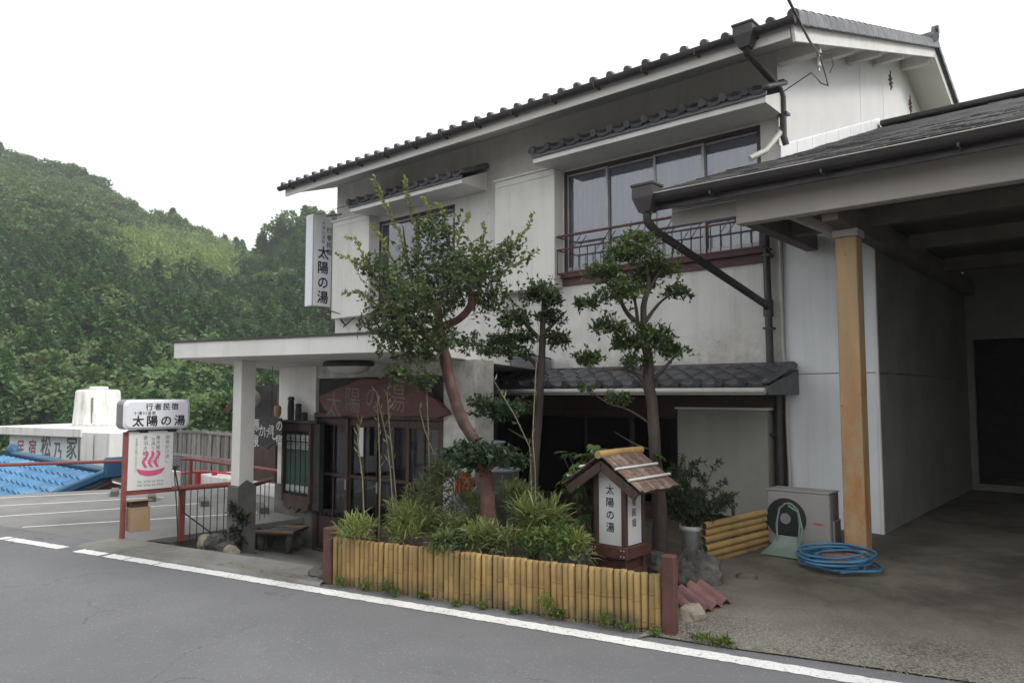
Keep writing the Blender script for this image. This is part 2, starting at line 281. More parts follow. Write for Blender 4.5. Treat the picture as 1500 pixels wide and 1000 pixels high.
 leaf_b=leafmat('leaf_camellia', (0.035, 0.062, 0.03), (0.085, 0.125, 0.045), (0.022, 0.042, 0.022), rough=0.38),
 leaf_c=leafmat('leaf_pruned', (0.042, 0.072, 0.03), (0.105, 0.15, 0.05), (0.026, 0.046, 0.022), rough=0.4),
 leaf_pad=leafmat('leaf_pad', (0.028, 0.05, 0.032), (0.055, 0.085, 0.045), (0.018, 0.034, 0.024), rough=0.42),
 sasa=leafmat('sasa_blade', (0.14, 0.185, 0.06), (0.29, 0.32, 0.125), (0.10, 0.135, 0.05), rough=0.5),
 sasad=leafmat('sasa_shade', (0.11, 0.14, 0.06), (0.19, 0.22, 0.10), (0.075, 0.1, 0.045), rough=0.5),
 fatsia=leafmat('fatsia_leaf', (0.06, 0.12, 0.03), (0.12, 0.19, 0.05), (0.045, 0.09, 0.028), rough=0.3),
 nandina=leafmat('nandina_leaf', (0.035, 0.062, 0.032), (0.065, 0.1, 0.04), (0.025, 0.043, 0.024)),
 weed=leafmat('weed_leaf', (0.09, 0.15, 0.035), (0.17, 0.23, 0.06), (0.07, 0.11, 0.03)),
 ivy=leafmat('ivy_leaf', (0.03, 0.05, 0.025), (0.05, 0.075, 0.032), (0.02, 0.034, 0.018)),
 straw=M('dry_cane', (0.24, 0.225, 0.14), (0.16, 0.15, 0.09), 12, 0.6, 0.1, 60),
 cedar=leafmat('cedar_crown', (0.062, 0.145, 0.058), (0.125, 0.235, 0.095), (0.055, 0.13, 0.06), 0.25, 0.7, 0.15),
 broad=leafmat('broadleaf_crown', (0.085, 0.155, 0.06), (0.17, 0.245, 0.10), (0.13, 0.165, 0.09), 0.25, 0.7, 0.1),
 grove=leafmat('bamboo_crown', (0.17, 0.25, 0.09), (0.28, 0.35, 0.14), (0.15, 0.215, 0.085), 0.3, 0.6, 0.2),
)
def bamboo_mat():
    m, t, b = nodes('bamboo_culm'); oi = t.nodes.new('ShaderNodeObjectInfo'); p = pos(t, (1, 1, 0.25))
    col = mixc(t, ramp(t, noi(t, p, 14, 5), 0.35, 0.65), (0.35, 0.225, 0.085), (0.27, 0.18, 0.075))
    col = mixc(t, oi.outputs['Random'], col, mixc(t, 0.5, col, (0.37, 0.25, 0.09)))
    col = mixc(t, ramp(t, noi(t, pos(t, (1, 1, 0.3)), 5, 6), 0.5, 0.72, 0, 0.6), col, (0.16, 0.14, 0.06))
    col = mixc(t, 1.0, col, mixc(t, oi.outputs['Random'], (0.82,) * 3, (1.12,) * 3), 'MULTIPLY')
    sx = t.nodes.new('ShaderNodeSeparateXYZ'); t.links.new(pos(t), sx.inputs[0]); ad = t.nodes.new('ShaderNodeMath'); ad.operation = 'ADD'
    t.links.new(sx.outputs[2], ad.inputs[0]); t.links.new(ramp(t, noi(t, pos(t), 7, 6), .2, .8, -.16, .16), ad.inputs[1])
    col = mixc(t, ramp(t, ad.outputs[0], .17, -.02, 0, .75), col, (0.10, 0.085, 0.055))
    t.links.new(col, b.inputs['Base Color']); b.inputs['Roughness'].default_value = 0.58; b.inputs['Specular IOR Level'].default_value = 0.3
    bump(t, b, noi(t, p, 80, 3), 0.1, 0.003); return m
MA['bamboo'] = bamboo_mat()

# ------------------------------------------------------------------ mesh helpers
class MB:
    def __init__(s): s.v = []; s.f = []; s.sm = []
    def add(s, vs, fs, smooth=False):
        o = len(s.v); s.v += [tuple(p) for p in vs]; s.f += [tuple(i + o for i in f) for f in fs]; s.sm += [smooth] * len(fs); return s
    def obox(s, c, r, n, u, hr, hn, hu, b=0.0):
        """box round c with half sizes along the axes r, n, u; edges chamfered by b"""
        c, r, n, u = V(c), V(r), V(n), V(u)
        P = lambda a, d, e: c + r * a + n * d + u * e
        if b <= 0:
            vs = [P(x * hr, y * hn, z * hu) for x in (-1, 1) for y in (-1, 1) for z in (-1, 1)]
            return s.add(vs, [(0, 1, 3, 2), (4, 6, 7, 5), (0, 4, 5, 1), (2, 3, 7, 6), (0, 2, 6, 4), (1, 5, 7, 3)])
        b = min(b, hr * .9, hn * .9, hu * .9); vs = []; idx = {}
        for x in (-1, 1):
            for y in (-1, 1):
                for z in (-1, 1):
                    for k in range(3):
                        d = [x * (hr - (b if k != 0 else 0)), y * (hn - (b if k != 1 else 0)), z * (hu - (b if k != 2 else 0))]
                        idx[x, y, z, k] = len(vs); vs.append(P(*d))
        fs = []
        for x in (-1, 1):
            fs.append([idx[x, y, z, 0] for y, z in ((-1, -1), (1, -1), (1, 1), (-1, 1))][::x])
            fs.append([idx[y, x, z, 1] for y, z in ((-1, -1), (1, -1), (1, 1), (-1, 1))][::-x])
            fs.append([idx[y, z, x, 2] for y, z in ((-1, -1), (1, -1), (1, 1), (-1, 1))][::x])
            for y in (-1, 1):
                fs.append([idx[x, y, -1, 0], idx[x, y, 1, 0], idx[x, y, 1, 1], idx[x, y, -1, 1]])
                fs.append([idx[x, -1, y, 0], idx[x, 1, y, 0], idx[x, 1, y, 2], idx[x, -1, y, 2]])
                fs.append([idx[-1, x, y, 1], idx[1, x, y, 1], idx[1, x, y, 2], idx[-1, x, y, 2]])
                for z in (-1, 1): fs.append([idx[x, y, z, k] for k in range(3)])
        return s.add(vs, fs)
    def box(s, x0, x1, y0, y1, z0, z1, b=0.0):
        return s.obox(((x0 + x1) / 2, (y0 + y1) / 2, (z0 + z1) / 2), (1, 0, 0), (0, 1, 0), (0, 0, 1), abs(x1 - x0) / 2, abs(y1 - y0) / 2, abs(z1 - z0) / 2, b)
    def beam(s, p, q, wd, ht, b=0.0, up=(0, 0, 1)):
        p, q = V(p), V(q); r = (q - p).normalized(); n = V(up).cross(r)
        if n.length < 1e-4: n = V((0, 1, 0)).cross(r)
        n.normalize(); u = r.cross(n)
        return s.obox((p + q) / 2, r, n, u, (q - p).length / 2, wd / 2, ht / 2, b)
    def tube(s, pts, rad, n=8, cap=True, smooth=True):
        pts = [V(p) for p in pts]; R = rad if isinstance(rad, (list, tuple)) else [rad] * len(pts)
        vs = []; ref = None
        for i, p in enumerate(pts):
            d = (pts[min(i + 1, len(pts) - 1)] - pts[max(i - 1, 0)]).normalized()
            if ref is None: ref = V((0, 0, 1)) if abs(d.z) < .9 else V((1, 0, 0))
            a = (ref - d * ref.dot(d)).normalized(); ref = a; b = d.cross(a)
            vs += [p + (a * math.cos(2 * PI * k / n) + b * math.sin(2 * PI * k / n)) * R[i] for k in range(n)]
        fs = [(i * n + k, i * n + (k + 1) % n, (i + 1) * n + (k + 1) % n, (i + 1) * n + k) for i in range(len(pts) - 1) for k in range(n)]
        s.add(vs, fs, smooth)
        if cap: s.add(vs[:n], [tuple(range(n))[::-1]]); s.add(vs[-n:], [tuple(range(n))])
        return s
    def limb(s, pts, rad, n=10, amp=.16):
        """a tube with knobbly, uneven girth, smoothed along its path"""
        pts = [V(p) for p in pts]; P = []; Q = []
        for i in range(len(pts) - 1):
            a, b, c, d = pts[max(i - 1, 0)], pts[i], pts[i + 1], pts[min(i + 2, len(pts) - 1)]
            for k in range(5):
                t = k / 5; P.append(.5 * ((2 * b) + (c - a) * t + (2 * a - 5 * b + 4 * c - d) * t * t + (3 * b - a - 3 * c + d) * t ** 3)); Q.append(rad[i] + (rad[i + 1] - rad[i]) * t)
        P.append(pts[-1]); Q.append(rad[-1]); o = len(s.v); s.tube(P, Q, n)
        for j in range(len(P) * n):
            v = V(s.v[o + j]); c = P[j // n]; e = v - c
            s.v[o + j] = tuple(c + e * (1 + amp * noise.noise(v * 14) + amp * .7 * noise.noise(V((v.x * 40, v.y * 40, v.z * 9)))))
        return s
    def lathe(s, prof, c=(0, 0, 0), n=16, sx=1.0, sy=1.0, rot=0.0):
        vs = []
        for r, z in prof:
            for k in range(n):
                a = 2 * PI * k / n; x, y = r * sx * math.cos(a), r * sy * math.sin(a)
                vs.append((c[0] + x * math.cos(rot) - y * math.sin(rot), c[1] + x * math.sin(rot) + y * math.cos(rot), c[2] + z))
        m = len(prof); fs = [(i * n + k, i * n + (k + 1) % n, (i + 1) * n + (k + 1) % n, (i + 1) * n + k) for i in range(m - 1) for k in range(n)]
        return s.add(vs, fs, True)
    def prism(s, o2, c, r, u, n, d):
        """outline o2 in the plane (r, u) at c, pushed d along n (front face at c)"""
        c, r, u, n = V(c), V(r), V(u), V(n); k = len(o2)
        a = [c + r * x + u * y for x, y in o2]; b = [p - n * d for p in a]
        return s.add(a + b, [tuple(range(k)), tuple(range(2 * k - 1, k - 1, -1))] + [(i, k + i, k + (i + 1) % k, (i + 1) % k) for i in range(k)])
    def quad(s, *p): return s.add(p, [tuple(range(len(p)))])
    def blob(s, c, r, seed=0, amp=0.25, sub=2, flat=0.0):
        bm = bmesh.new(); bmesh.ops.create_icosphere(bm, subdivisions=sub, radius=1)
        rr_ = random.Random(seed * 13 + 5); pl_ = [(V((rr_.gauss(0, 1), rr_.gauss(0, 1), rr_.gauss(0, 1))).normalized(), rr_.uniform(.72, 1.0)) for _ in range(15)] if amp > .4 else []
        for v in bm.verts:
            if pl_:
                d_ = v.co.normalized(); k = min([1.2] + [e_ / max(.05, d_.dot(n_)) for n_, e_ in pl_]) * (1 + .10 * noise.noise(d_ * 4 + V((seed, 2, 5))) + .05 * noise.noise(d_ * 11 + V((seed, 7, 1)))); v.co = V((d_.x * r[0] * k, d_.y * r[1] * k, d_.z * r[2] * k)); continue
            k = 1 + amp * noise.noise(v.co * 1.6 + V((seed * 3.1, seed, 0))) + amp * (.9 * noise.voronoi(v.co * 1.5 + V((seed, 9, 1)))[0][0] - .35) + amp * .22 * noise.noise(v.co * 7 + V((seed, 2, 5)))
            v.co = V((v.co.x * r[0] * k, v.co.y * r[1] * k, v.co.z * r[2] * k))
        s.add([V(c) + v.co for v in bm.verts], [[v.index for v in f.verts] for f in bm.faces], amp < .4); bm.free(); return s
    def mesh(s, name, off=(0, 0, 0)):
        me = bpy.data.meshes.new(name); o = V(off)
        me.from_pydata([tuple(V(p) - o) for p in s.v], [], s.f); me.polygons.foreach_set('use_smooth', s.sm); me.update(); return me

def origin(o):
    p = V((0, 0, 0))
    while o: p += o.location; o = o.parent
    return p
def tag(o, label=None, cat=None, group=None, kind=None):
    for k, v in (('label', label), ('category', cat), ('group', group), ('kind', kind)):
        if v: o[k] = v
    return o
def thing(name, loc, label, cat, group=None):
    o = bpy.data.objects.new(name, None); o.location = loc; o.empty_display_size = .1; COL.objects.link(o); return tag(o, label, cat, group)
def part(name, mb, mat, parent, label=None, kind=None):
    me = mb.mesh(name, origin(parent)); me.materials.append(MA[mat])
    o = bpy.data.objects.new(name, me); o.parent = parent; COL.objects.link(o); return tag(o, label, None, None, kind)
def piece(name, me, parent, mw):
    o = bpy.data.objects.new(name, me); o.parent = parent; o.matrix_local = Matrix.Translation(-origin(parent)) @ mw; COL.objects.link(o); return o
def solo(name, mb, mat, loc, label, cat, group=None):
    me = mb.mesh(name, loc); me.materials.append(MA[mat]); o = bpy.data.objects.new(name, me); o.location = loc; COL.objects.link(o); return tag(o, label, cat, group)
def struct(name, mb, mat, parent=None):
    me = mb.mesh(name); me.materials.append(MA[mat]); o = bpy.data.objects.new(name, me); COL.objects.link(o)
    if parent: o.parent = parent
    o['kind'] = 'structure'; return o
def frame(c, r, n, u):
    m = Matrix.Identity(4)
    for i, a in enumerate((r, n, u)):
        for k in range(3): m[k][i] = a[k]
    m.translation = V(c); return m
X, Y, Z = V((1, 0, 0)), V((0, 1, 0)), V((0, 0, 1))

# lettering: real glyph outlines laid flat on the sign
_gl = {}
def glyph(ch, bold):
    bold = 0
    if (ch, bold) not in _gl:
        cu = bpy.data.curves.new('glyph', 'FONT'); cu.body = ch; cu.resolution_u = 3
        o = bpy.data.objects.new('glyph', cu); COL.objects.link(o)
        dg = bpy.context.evaluated_depsgraph_get(); me = bpy.data.meshes.new_from_object(o.evaluated_get(dg))
        vs = [v.co.copy() for v in me.vertices]; fs = [tuple(p.vertices) for p in me.polygons]
        if vs:
            xs = [v.x for v in vs]; ys = [v.y for v in vs]; cx = (min(xs) + max(xs)) / 2; cy = 0.38 if ord(ch) > 0x2fff else 0.35
            vs = [(v.x - cx, v.y - cy) for v in vs]
        _gl[ch, bold] = (vs, fs); bpy.data.objects.remove(o); bpy.data.curves.remove(cu); bpy.data.meshes.remove(me)
    return _gl[ch, bold]
def text(mb, s, c, r, u, size, vertical=False, pitch=1.05, bold=0.012, wide=1.0, lean=0.0):
    """s written from the centre c of its first character, along r (or down, when vertical)"""
    c, r, u = V(c), V(r), V(u)
    for i, ch in enumerate(s):
        if ch == ' ': continue
        vs, fs = glyph(ch, bold); o = c + (-u if vertical else r) * (size * pitch * i)
        nz = r.cross(u).normalized(); sh = ((0, 0),) if bold < .004 else ((-1, 0), (1, .3), (0, -1), (.3, 1))
        for k_, (ax, ay) in enumerate(sh):
            mb.add([o + r * ((x + ax * bold) * size * wide) + u * ((y + lean * x + ay * bold) * size) + nz * (.0004 * k_) for x, y in vs], fs)
    return mb

# leaves: many small folded faces
def np_mesh(name, verts, faces, tint=None, smooth=False):
    me = bpy.data.meshes.new(name); nf, k = faces.shape
    me.vertices.add(len(verts)); me.vertices.foreach_set('co', verts.astype(np.float32).ravel())
    me.loops.add(nf * k); me.loops.foreach_set('vertex_index', faces.astype(np.int32).ravel())
    me.polygons.add(nf); me.polygons.foreach_set('loop_start', np.arange(0, nf * k, k, dtype=np.int32)); me.polygons.foreach_set('loop_total', np.full(nf, k, dtype=np.int32))
    me.update(calc_edges=True)
    if tint is not None:
        a = me.attributes.new('tint', 'FLOAT', 'FACE'); a.data.foreach_set('value', tint.astype(np.float32))
    me.validate(); return me
def unit(a): return a / (np.linalg.norm(a, axis=1, keepdims=True) + 1e-9)
def leafset(P, D, L, W, up=0.6, droop=0.0):
    """leaf faces at P pointing along D; each is a kite folded along its rib"""
    n = len(P); D = unit(D); L = np.broadcast_to(L, n)[:, None]; W = np.broadcast_to(W, n)[:, None]
    N = unit(rng.normal(size=(n, 3)) * (1 - up) + np.array([0, 0, 1.0]) * up); S = unit(np.cross(D, N)); N = np.cross(S, D)
    mid = P + D * L * .45 + N * L * .04
    a = P; t = P + D * L - N * L * (.06 + droop); s1 = mid + S * W * .5 - N * W * -.12; s2 = mid - S * W * .5 - N * W * -.12
    v = np.stack([a, s1, t, s2], 1).reshape(-1, 3); b = np.arange(n)[:, None] * 4
    f = np.concatenate([b + np.array([0, 1, 2]), b + np.array([0, 2, 3])], 1).reshape(-1, 3)
    return v, f
class Leaves:
    def __init__(s): s.v = []; s.f = []; s.t = []; s.n = 0
    def add(s, v, f, tint):
        s.v.append(v); s.f.append(f + s.n); s.n += len(v); s.t.append(np.repeat(tint, 2))
    def spray(s, c, r, twigs, per, L, W, flat=0.35, tl=0.45, twigmb=None, twigr=.004):
        """an uneven clump: twigs from inside an ellipsoid out through its skin, leaves along each twig"""
        c = np.array(c, float); r = np.array(r, float)
        d = unit(rng.normal(size=(twigs, 3))); d[:, 2] = np.where(d[:, 2] < -.35, -d[:, 2] * .6, d[:, 2])
        rad = rng.uniform(.55, 1.12, twigs) ** .8
        tip = c + d * r * rad[:, None]
        axis = unit(d * r + np.array([0, 0, .25]) * r.max() + rng.normal(size=(twigs, 3)) * r.max() * flat)
        ln = r.min() * tl + r.max() * tl * rng.uniform(.5, 1.1, twigs)
        base = tip - axis * ln[:, None]
        k = per; tt = np.linspace(.1, 1.0, k)[None, :, None] + rng.uniform(-.05, .05, (twigs, k, 1))
        P = (base[:, None] + axis[:, None] * ln[:, None, None] * tt).reshape(-1, 3) + rng.normal(size=(twigs * k, 3)) * L * .15
        A = np.repeat(axis, k, 0); D = A * .55 + rng.normal(size=A.shape) * .65 + np.array([0, 0, .05])
        ll = L * rng.uniform(.65, 1.25, len(P)); v, f = leafset(P, D, ll, W * rng.uniform(.8, 1.2, len(P)))
        tone = np.clip(np.repeat(rng.uniform(0, .8, twigs), k) + rng.normal(size=len(P)) * .15, 0, 1)
        s.add(v, f, tone)
        if twigmb is not None:
            for i in range(0, twigs, 2): twigmb.tube([base[i], (base[i] + tip[i]) / 2 + rng.normal(size=3) * .01, tip[i]], [twigr, twigr * .7, twigr * .35], 3, False)
    def shoot(s, path, L, W, step, tone=.7, side=None):
        path = [V(p) for p in path]; P = []; D = []
        for a, b in zip(path, path[1:]):
            m = max(1, int((b - a).length / step))
            for i in range(m):
                q = a.lerp(b, i / m); d = (b - a).normalized()
                for sgn in (-1, 1):
                    o = V(rng.normal(size=3)); o = (o - d * o.dot(d)).normalized()
                    P.append(q); D.append(d * .6 + o * .8)
        P = np.array(P); D = np.array(D); v, f = leafset(P, D, L * rng.uniform(.6, 1.2, len(P)), W * rng.uniform(.7, 1.2, len(P)), .4)
        s.add(v, f, np.clip(tone + rng.normal(size=len(P)) * .2, 0, 1))
    def blades(s, c, r, n, L, W, out=0.9, up=0.55):
        """a tuft of arching blades: each blade is three folded segments"""
        c = np.array(c, float); r = np.array(r, float)
        d = unit(rng.normal(size=(n, 3))); d[:, 2] = np.abs(d[:, 2])
        B = c + d * r * rng.uniform(.35, 1.0, (n, 1))
        H = d * np.array([1, 1, .6]) * out + np.array([0, 0, up]) + rng.normal(size=(n, 3)) * .45; H = unit(H)
        l = L * rng.uniform(.55, 1.2, n)[:, None]; S = unit(np.cross(H, np.array([0, 0, 1.0]) + rng.normal(size=(n, 3)) * .35)); wd = (W * rng.uniform(.7, 1.2, n))[:, None]
        dn = np.array([0, 0, -1.0])
        p0 = B; p1 = B + H * l * .35; p2 = B + H * l * .7 + dn * l * .08; p3 = B + H * l * .98 + dn * l * .24
        v = np.stack([p0 - S * wd * .15, p0 + S * wd * .15, p1 - S * wd * .5, p1 + S * wd * .5, p2 - S * wd * .38, p2 + S * wd * .38, p3 - S * wd * .03, p3 + S * wd * .03], 1).reshape(-1, 3)
        b = np.arange(n)[:, None] * 8; q = []
        for i in (0, 2, 4): q += [b + np.array([i, i + 1, i + 3]), b + np.array([i, i + 3, i + 2])]
        f = np.concatenate(q, 1).reshape(-1, 3); s.v.append(v); s.f.append(f + s.n); s.n += len(v)
        s.t.append(np.repeat(np.clip(rng.uniform(0, 1, n), 0, 1), 6))
    def mesh(s, name, off): return np_mesh(name, np.concatenate(s.v) - np.array(off), np.concatenate(s.f), np.concatenate(s.t))
def leafpart(name, lv, mat, parent, kind=None):
    me = lv.mesh(name, origin(parent)); me.materials.append(MA[mat]); o = bpy.data.objects.new(name, me); o.parent = parent; COL.objects.link(o); return tag(o, kind=kind)
def leafsolo(name, lv, mat, loc, label, cat, group=None):
    me = lv.mesh(name, loc); me.materials.append(MA[mat]); o = bpy.data.objects.new(name, me); o.location = loc; COL.objects.link(o); return tag(o, label, cat, group)

# ================================================================== SETTING
RD = V((0.9763, 0.2165, 0)); RN = V((-0.2165, 0.9763, 0))      # along the road, and in towards the house
def roadpt(a, b, z=0.0):                                        # a along the road, b metres in from the white line
    p = V((-4.84, -5.70, 0)) + RD * a + RN * b; return V((p.x, p.y, z))
def sheet(pts, z): return MB().quad(*[(p[0], p[1], z) for p in pts])
g = MB(); n = 48
g.add([(1100 * math.cos(2 * PI * k / n), 1100 * math.sin(2 * PI * k / n), -6.0) for k in range(n)], [tuple(range(n))]); struct('ground', g, 'ground')
b = MB().prism([(-60, -34), (60, -34), (60, .40), (-60, .40)], V((-4.84, -5.70, -.03)), RD, RN, Z, 5.9); struct('roadside_ground', b, 'soil')
b = MB()
for i in range(40): b.quad(roadpt(-60 + 3 * i, -6.4, .0), roadpt(-57 + 3 * i, -6.4, .0), roadpt(-57 + 3 * i, .45, .0), roadpt(-60 + 3 * i, .45, .0))
struct('road', b, 'asphalt')
# edge line, worn into pieces at its far end
b = MB()
def ragged(a0, a1, b0, b1, z):
    k = max(3, int((a1 - a0) / .04)); top = []; bot = []
    for i in range(k + 1):
        a = a0 + (a1 - a0) * i / k; top.append(roadpt(a, b1 + random.uniform(-.007, .007), z)); bot.append(roadpt(a, b0 + random.uniform(-.007, .007), z))
    b.add(top + bot, [(i, k + 1 + i, k + 2 + i, i + 1) for i in range(k)])
for a0, a1 in ((-2.3, -2.16), (-2.12, -1.05), (-.78, -.33), (-.26, .08), (.1, .55), (.57, 12.0), (14, 30)): ragged(a0, a1, -.065, .075, .004)
struct('road_line', b, 'paint')
# pavement strip between the line and the plots, with a step up from the gutter
b = MB()
def strip(a0, a1, b0, b1, z0, z1, thick=.5):
    k = max(2, int((a1 - a0) / .25)); 
    for i in range(k):
        A, B = a0 + (a1 - a0) * i / k, a0 + (a1 - a0) * (i + 1) / k; j = lambda q: .012 * noise.noise(V((q * 3, b0, 0)))
        p = [roadpt(A, b0 + j(A), z0 - .03), roadpt(B, b0 + j(B), z0 - .03), roadpt(B, b0 + .03 + j(B), z0), roadpt(A, b0 + .03 + j(A), z0), roadpt(B, b1, z1), roadpt(A, b1, z1)]
        b.add(p, [(0, 1, 2, 3), (3, 2, 4, 5)])
strip(-1.0, 2.6, .12, .62, .025, .02)
struct('pavement', b, 'pave')
# garden bed
b = MB(); k = 14
pts = [[V((-2.5, -4.93, 0)).lerp(V((.70, -4.22, 0)), i / k).lerp(V((-2.5, -.05, 0)).lerp(V((.12, -.05, 0)), i / k), j / k) for i in range(k + 1)] for j in range(k + 1)]
b.add([(p.x, p.y, .03 + .05 * noise.noise(p * 2.3)) for r in pts for p in r], [(j * (k + 1) + i, j * (k + 1) + i + 1, (j + 1) * (k + 1) + i + 1, (j + 1) * (k + 1) + i) for i in range(k) for j in range(k)], True)
struct('garden_soil', b, 'soil')
# entrance floor falls away from the road, with the sunken pit by the parking lot
b = MB(); fx = [-5.86, -5.0, -4.4, -3.6, -2.5]; ry = lambda x: -5.70 + .2217 * (x + 4.84) + .6
rows = []
for j in range(7):
    tt = (0, .11, .32, .5, .67, .83, 1)[j]; rows.append([(x, ry(x) + (-2.7 - ry(x)) * tt, .015 - .465 * min(1, tt * 1.25) ) for x in fx])
b.add([p for r in rows for p in r], [(j * 5 + i, j * 5 + i + 1, (j + 1) * 5 + i + 1, (j + 1) * 5 + i) for j in range(6) for i in range(4) if not (i == 0 and j in (1, 2))], False)
q_ = [V(rows[1][0]), V(rows[1][1]), V(rows[3][1]), V(rows[3][0])]; dn_ = lambda p: V((p.x, p.y, -.62))
for a_, c_ in ((0, 1), (1, 2), (2, 3), (3, 0)): b.quad(q_[a_], q_[c_], dn_(q_[c_]), dn_(q_[a_]))
b.quad(*[dn_(p) for p in q_])
b.box(-6.9, -2.45, -2.7, -.2, -.6, -.452); struct('entrance_floor', b, 'pave')
# driveway ramp up to the garage
b = MB(); k = 16; xs = [.16 + (7.5 - .16) * i / k for i in range(k + 1)]
ys = lambda x, j: (-4.20 + .275 * (x - 1.02) + .035 * noise.noise(V((x * 4, 1, 0)))) + (8.2 + 4.4) * ([0, .03, .06, .09, .12, .15, .18, .25, .5, 1][j])
vv = []
for j in range(10):
    for x in xs:
        y = ys(x, j); y2 = y; xx = x + (.42 * max(0, min(1, (-y - 2.2) / 2.0)) if x < .3 else 0)
        vv.append((xx, y2, .012 + .14 * max(0, min(1, (j * .9) / 6)) ** .9 + .012 * noise.noise(V((x * 1.3, y * 1.3, 3)))))
b.add(vv, [(j * (k + 1) + i, j * (k + 1) + i + 1, (j + 1) * (k + 1) + i + 1, (j + 1) * (k + 1) + i) for j in range(9) for i in range(k)], True)
struct('driveway', b, 'drive')
# parking lot on its terrace
LOT = [(-14.2, -7.72), (-5.86, -5.50), (-5.86, -2.0), (-10.7, -2.0), (-11.2, -3.1)]
b = MB().prism([(-12.72, -7.05), (-5.86, -5.48), (-5.86, -1.95), (-10.75, -1.95)], (0, 0, -.045), X, Y, Z, .07); struct('parking_lot', b, 'lot')
b = MB().prism([(-12.72, -7.05), (-5.862, -5.48), (-5.862, -1.95), (-10.75, -1.95)], (0, 0, -.1175), X, Y, Z, 5.8); struct('terrace_wall', b, 'pit')
b = MB()
for p, q in (((-10.62, -5.75), (-9.50, -3.2)), ((-9.40, -6.05), (-8.3, -3.1)), ((-8.0, -5.72), (-6.75, -3.05)), ((-11.75, -5.6), (-10.62, -3.2))):
    p, q = V((*p, 0)), V((*q, 0)); nn = V((-(q - p).y, (q - p).x, 0)).normalized() * .035
    k = 14
    for i in range(k):
        a, c = p.lerp(q, i / k), p.lerp(q, (i + .985) / k); b.quad(*[(v.x, v.y, -.041) for v in (a - nn, c - nn, c + nn, a + nn)])
struct('parking_lines', b, 'paint')

# ---- hills with their forest
def interp(x, tab):
    return float(np.interp(x, [a for a, _ in tab], [c for _, c in tab]))
CA = [(-3000, 330), (-1400, 260), (-600, 170), (-100, 205), (0, 222), (60, 242), (110, 256), (160, 290), (200, 312), (260, 335), (330, 362), (400, 395), (470, 450), (600, 540), (900, 570), (3000, 560), (5000, 500)]
CB = [(-3000, 560), (200, 560), (290, 450), (345, 385), (385, 352), (420, 336), (450, 334), (500, 345), (700, 350), (1100, 345), (1600, 330), (2600, 300), (5000, 380)]
TREE_H = 6.5
def hill_z(x, d):
    zs = []
    for tab, dc, d0 in ((CA, 205., 48.), (CB, 165., 60.)):
        crest = 1.7 + (578 - interp(x, tab)) / FPX * dc - TREE_H
        f = (d - d0) / (dc - d0); zs.append(-9 + (crest + 9) * (f if f < 1 else 1 - .35 * (f - 1)))
    return max(max(zs), -9) + 2.2 * noise.noise(V((x * .012, d * .05, 1))) * min(1, max(0, (d - 50) / 40))
def polar(x, d):
    p = at(x, 578, d); return p.x, p.y
b = MB(); XS = [-2600, -1800, -1300, -1000, -750] + list(range(-560, 720, 40)) + [800, 950, 1150, 1400, 1700, 2100, 2700]; DS = [40, 48, 56] + list(range(66, 250, 12)) + [280, 340, 420]
b.add([(*polar(x, d), hill_z(x, d)) for d in DS for x in XS], [(j * len(XS) + i, j * len(XS) + i + 1, (j + 1) * len(XS) + i + 1, (j + 1) * len(XS) + i) for j in range(len(DS) - 1) for i in range(len(XS) - 1)], True)
struct('hill', b, 'hill')

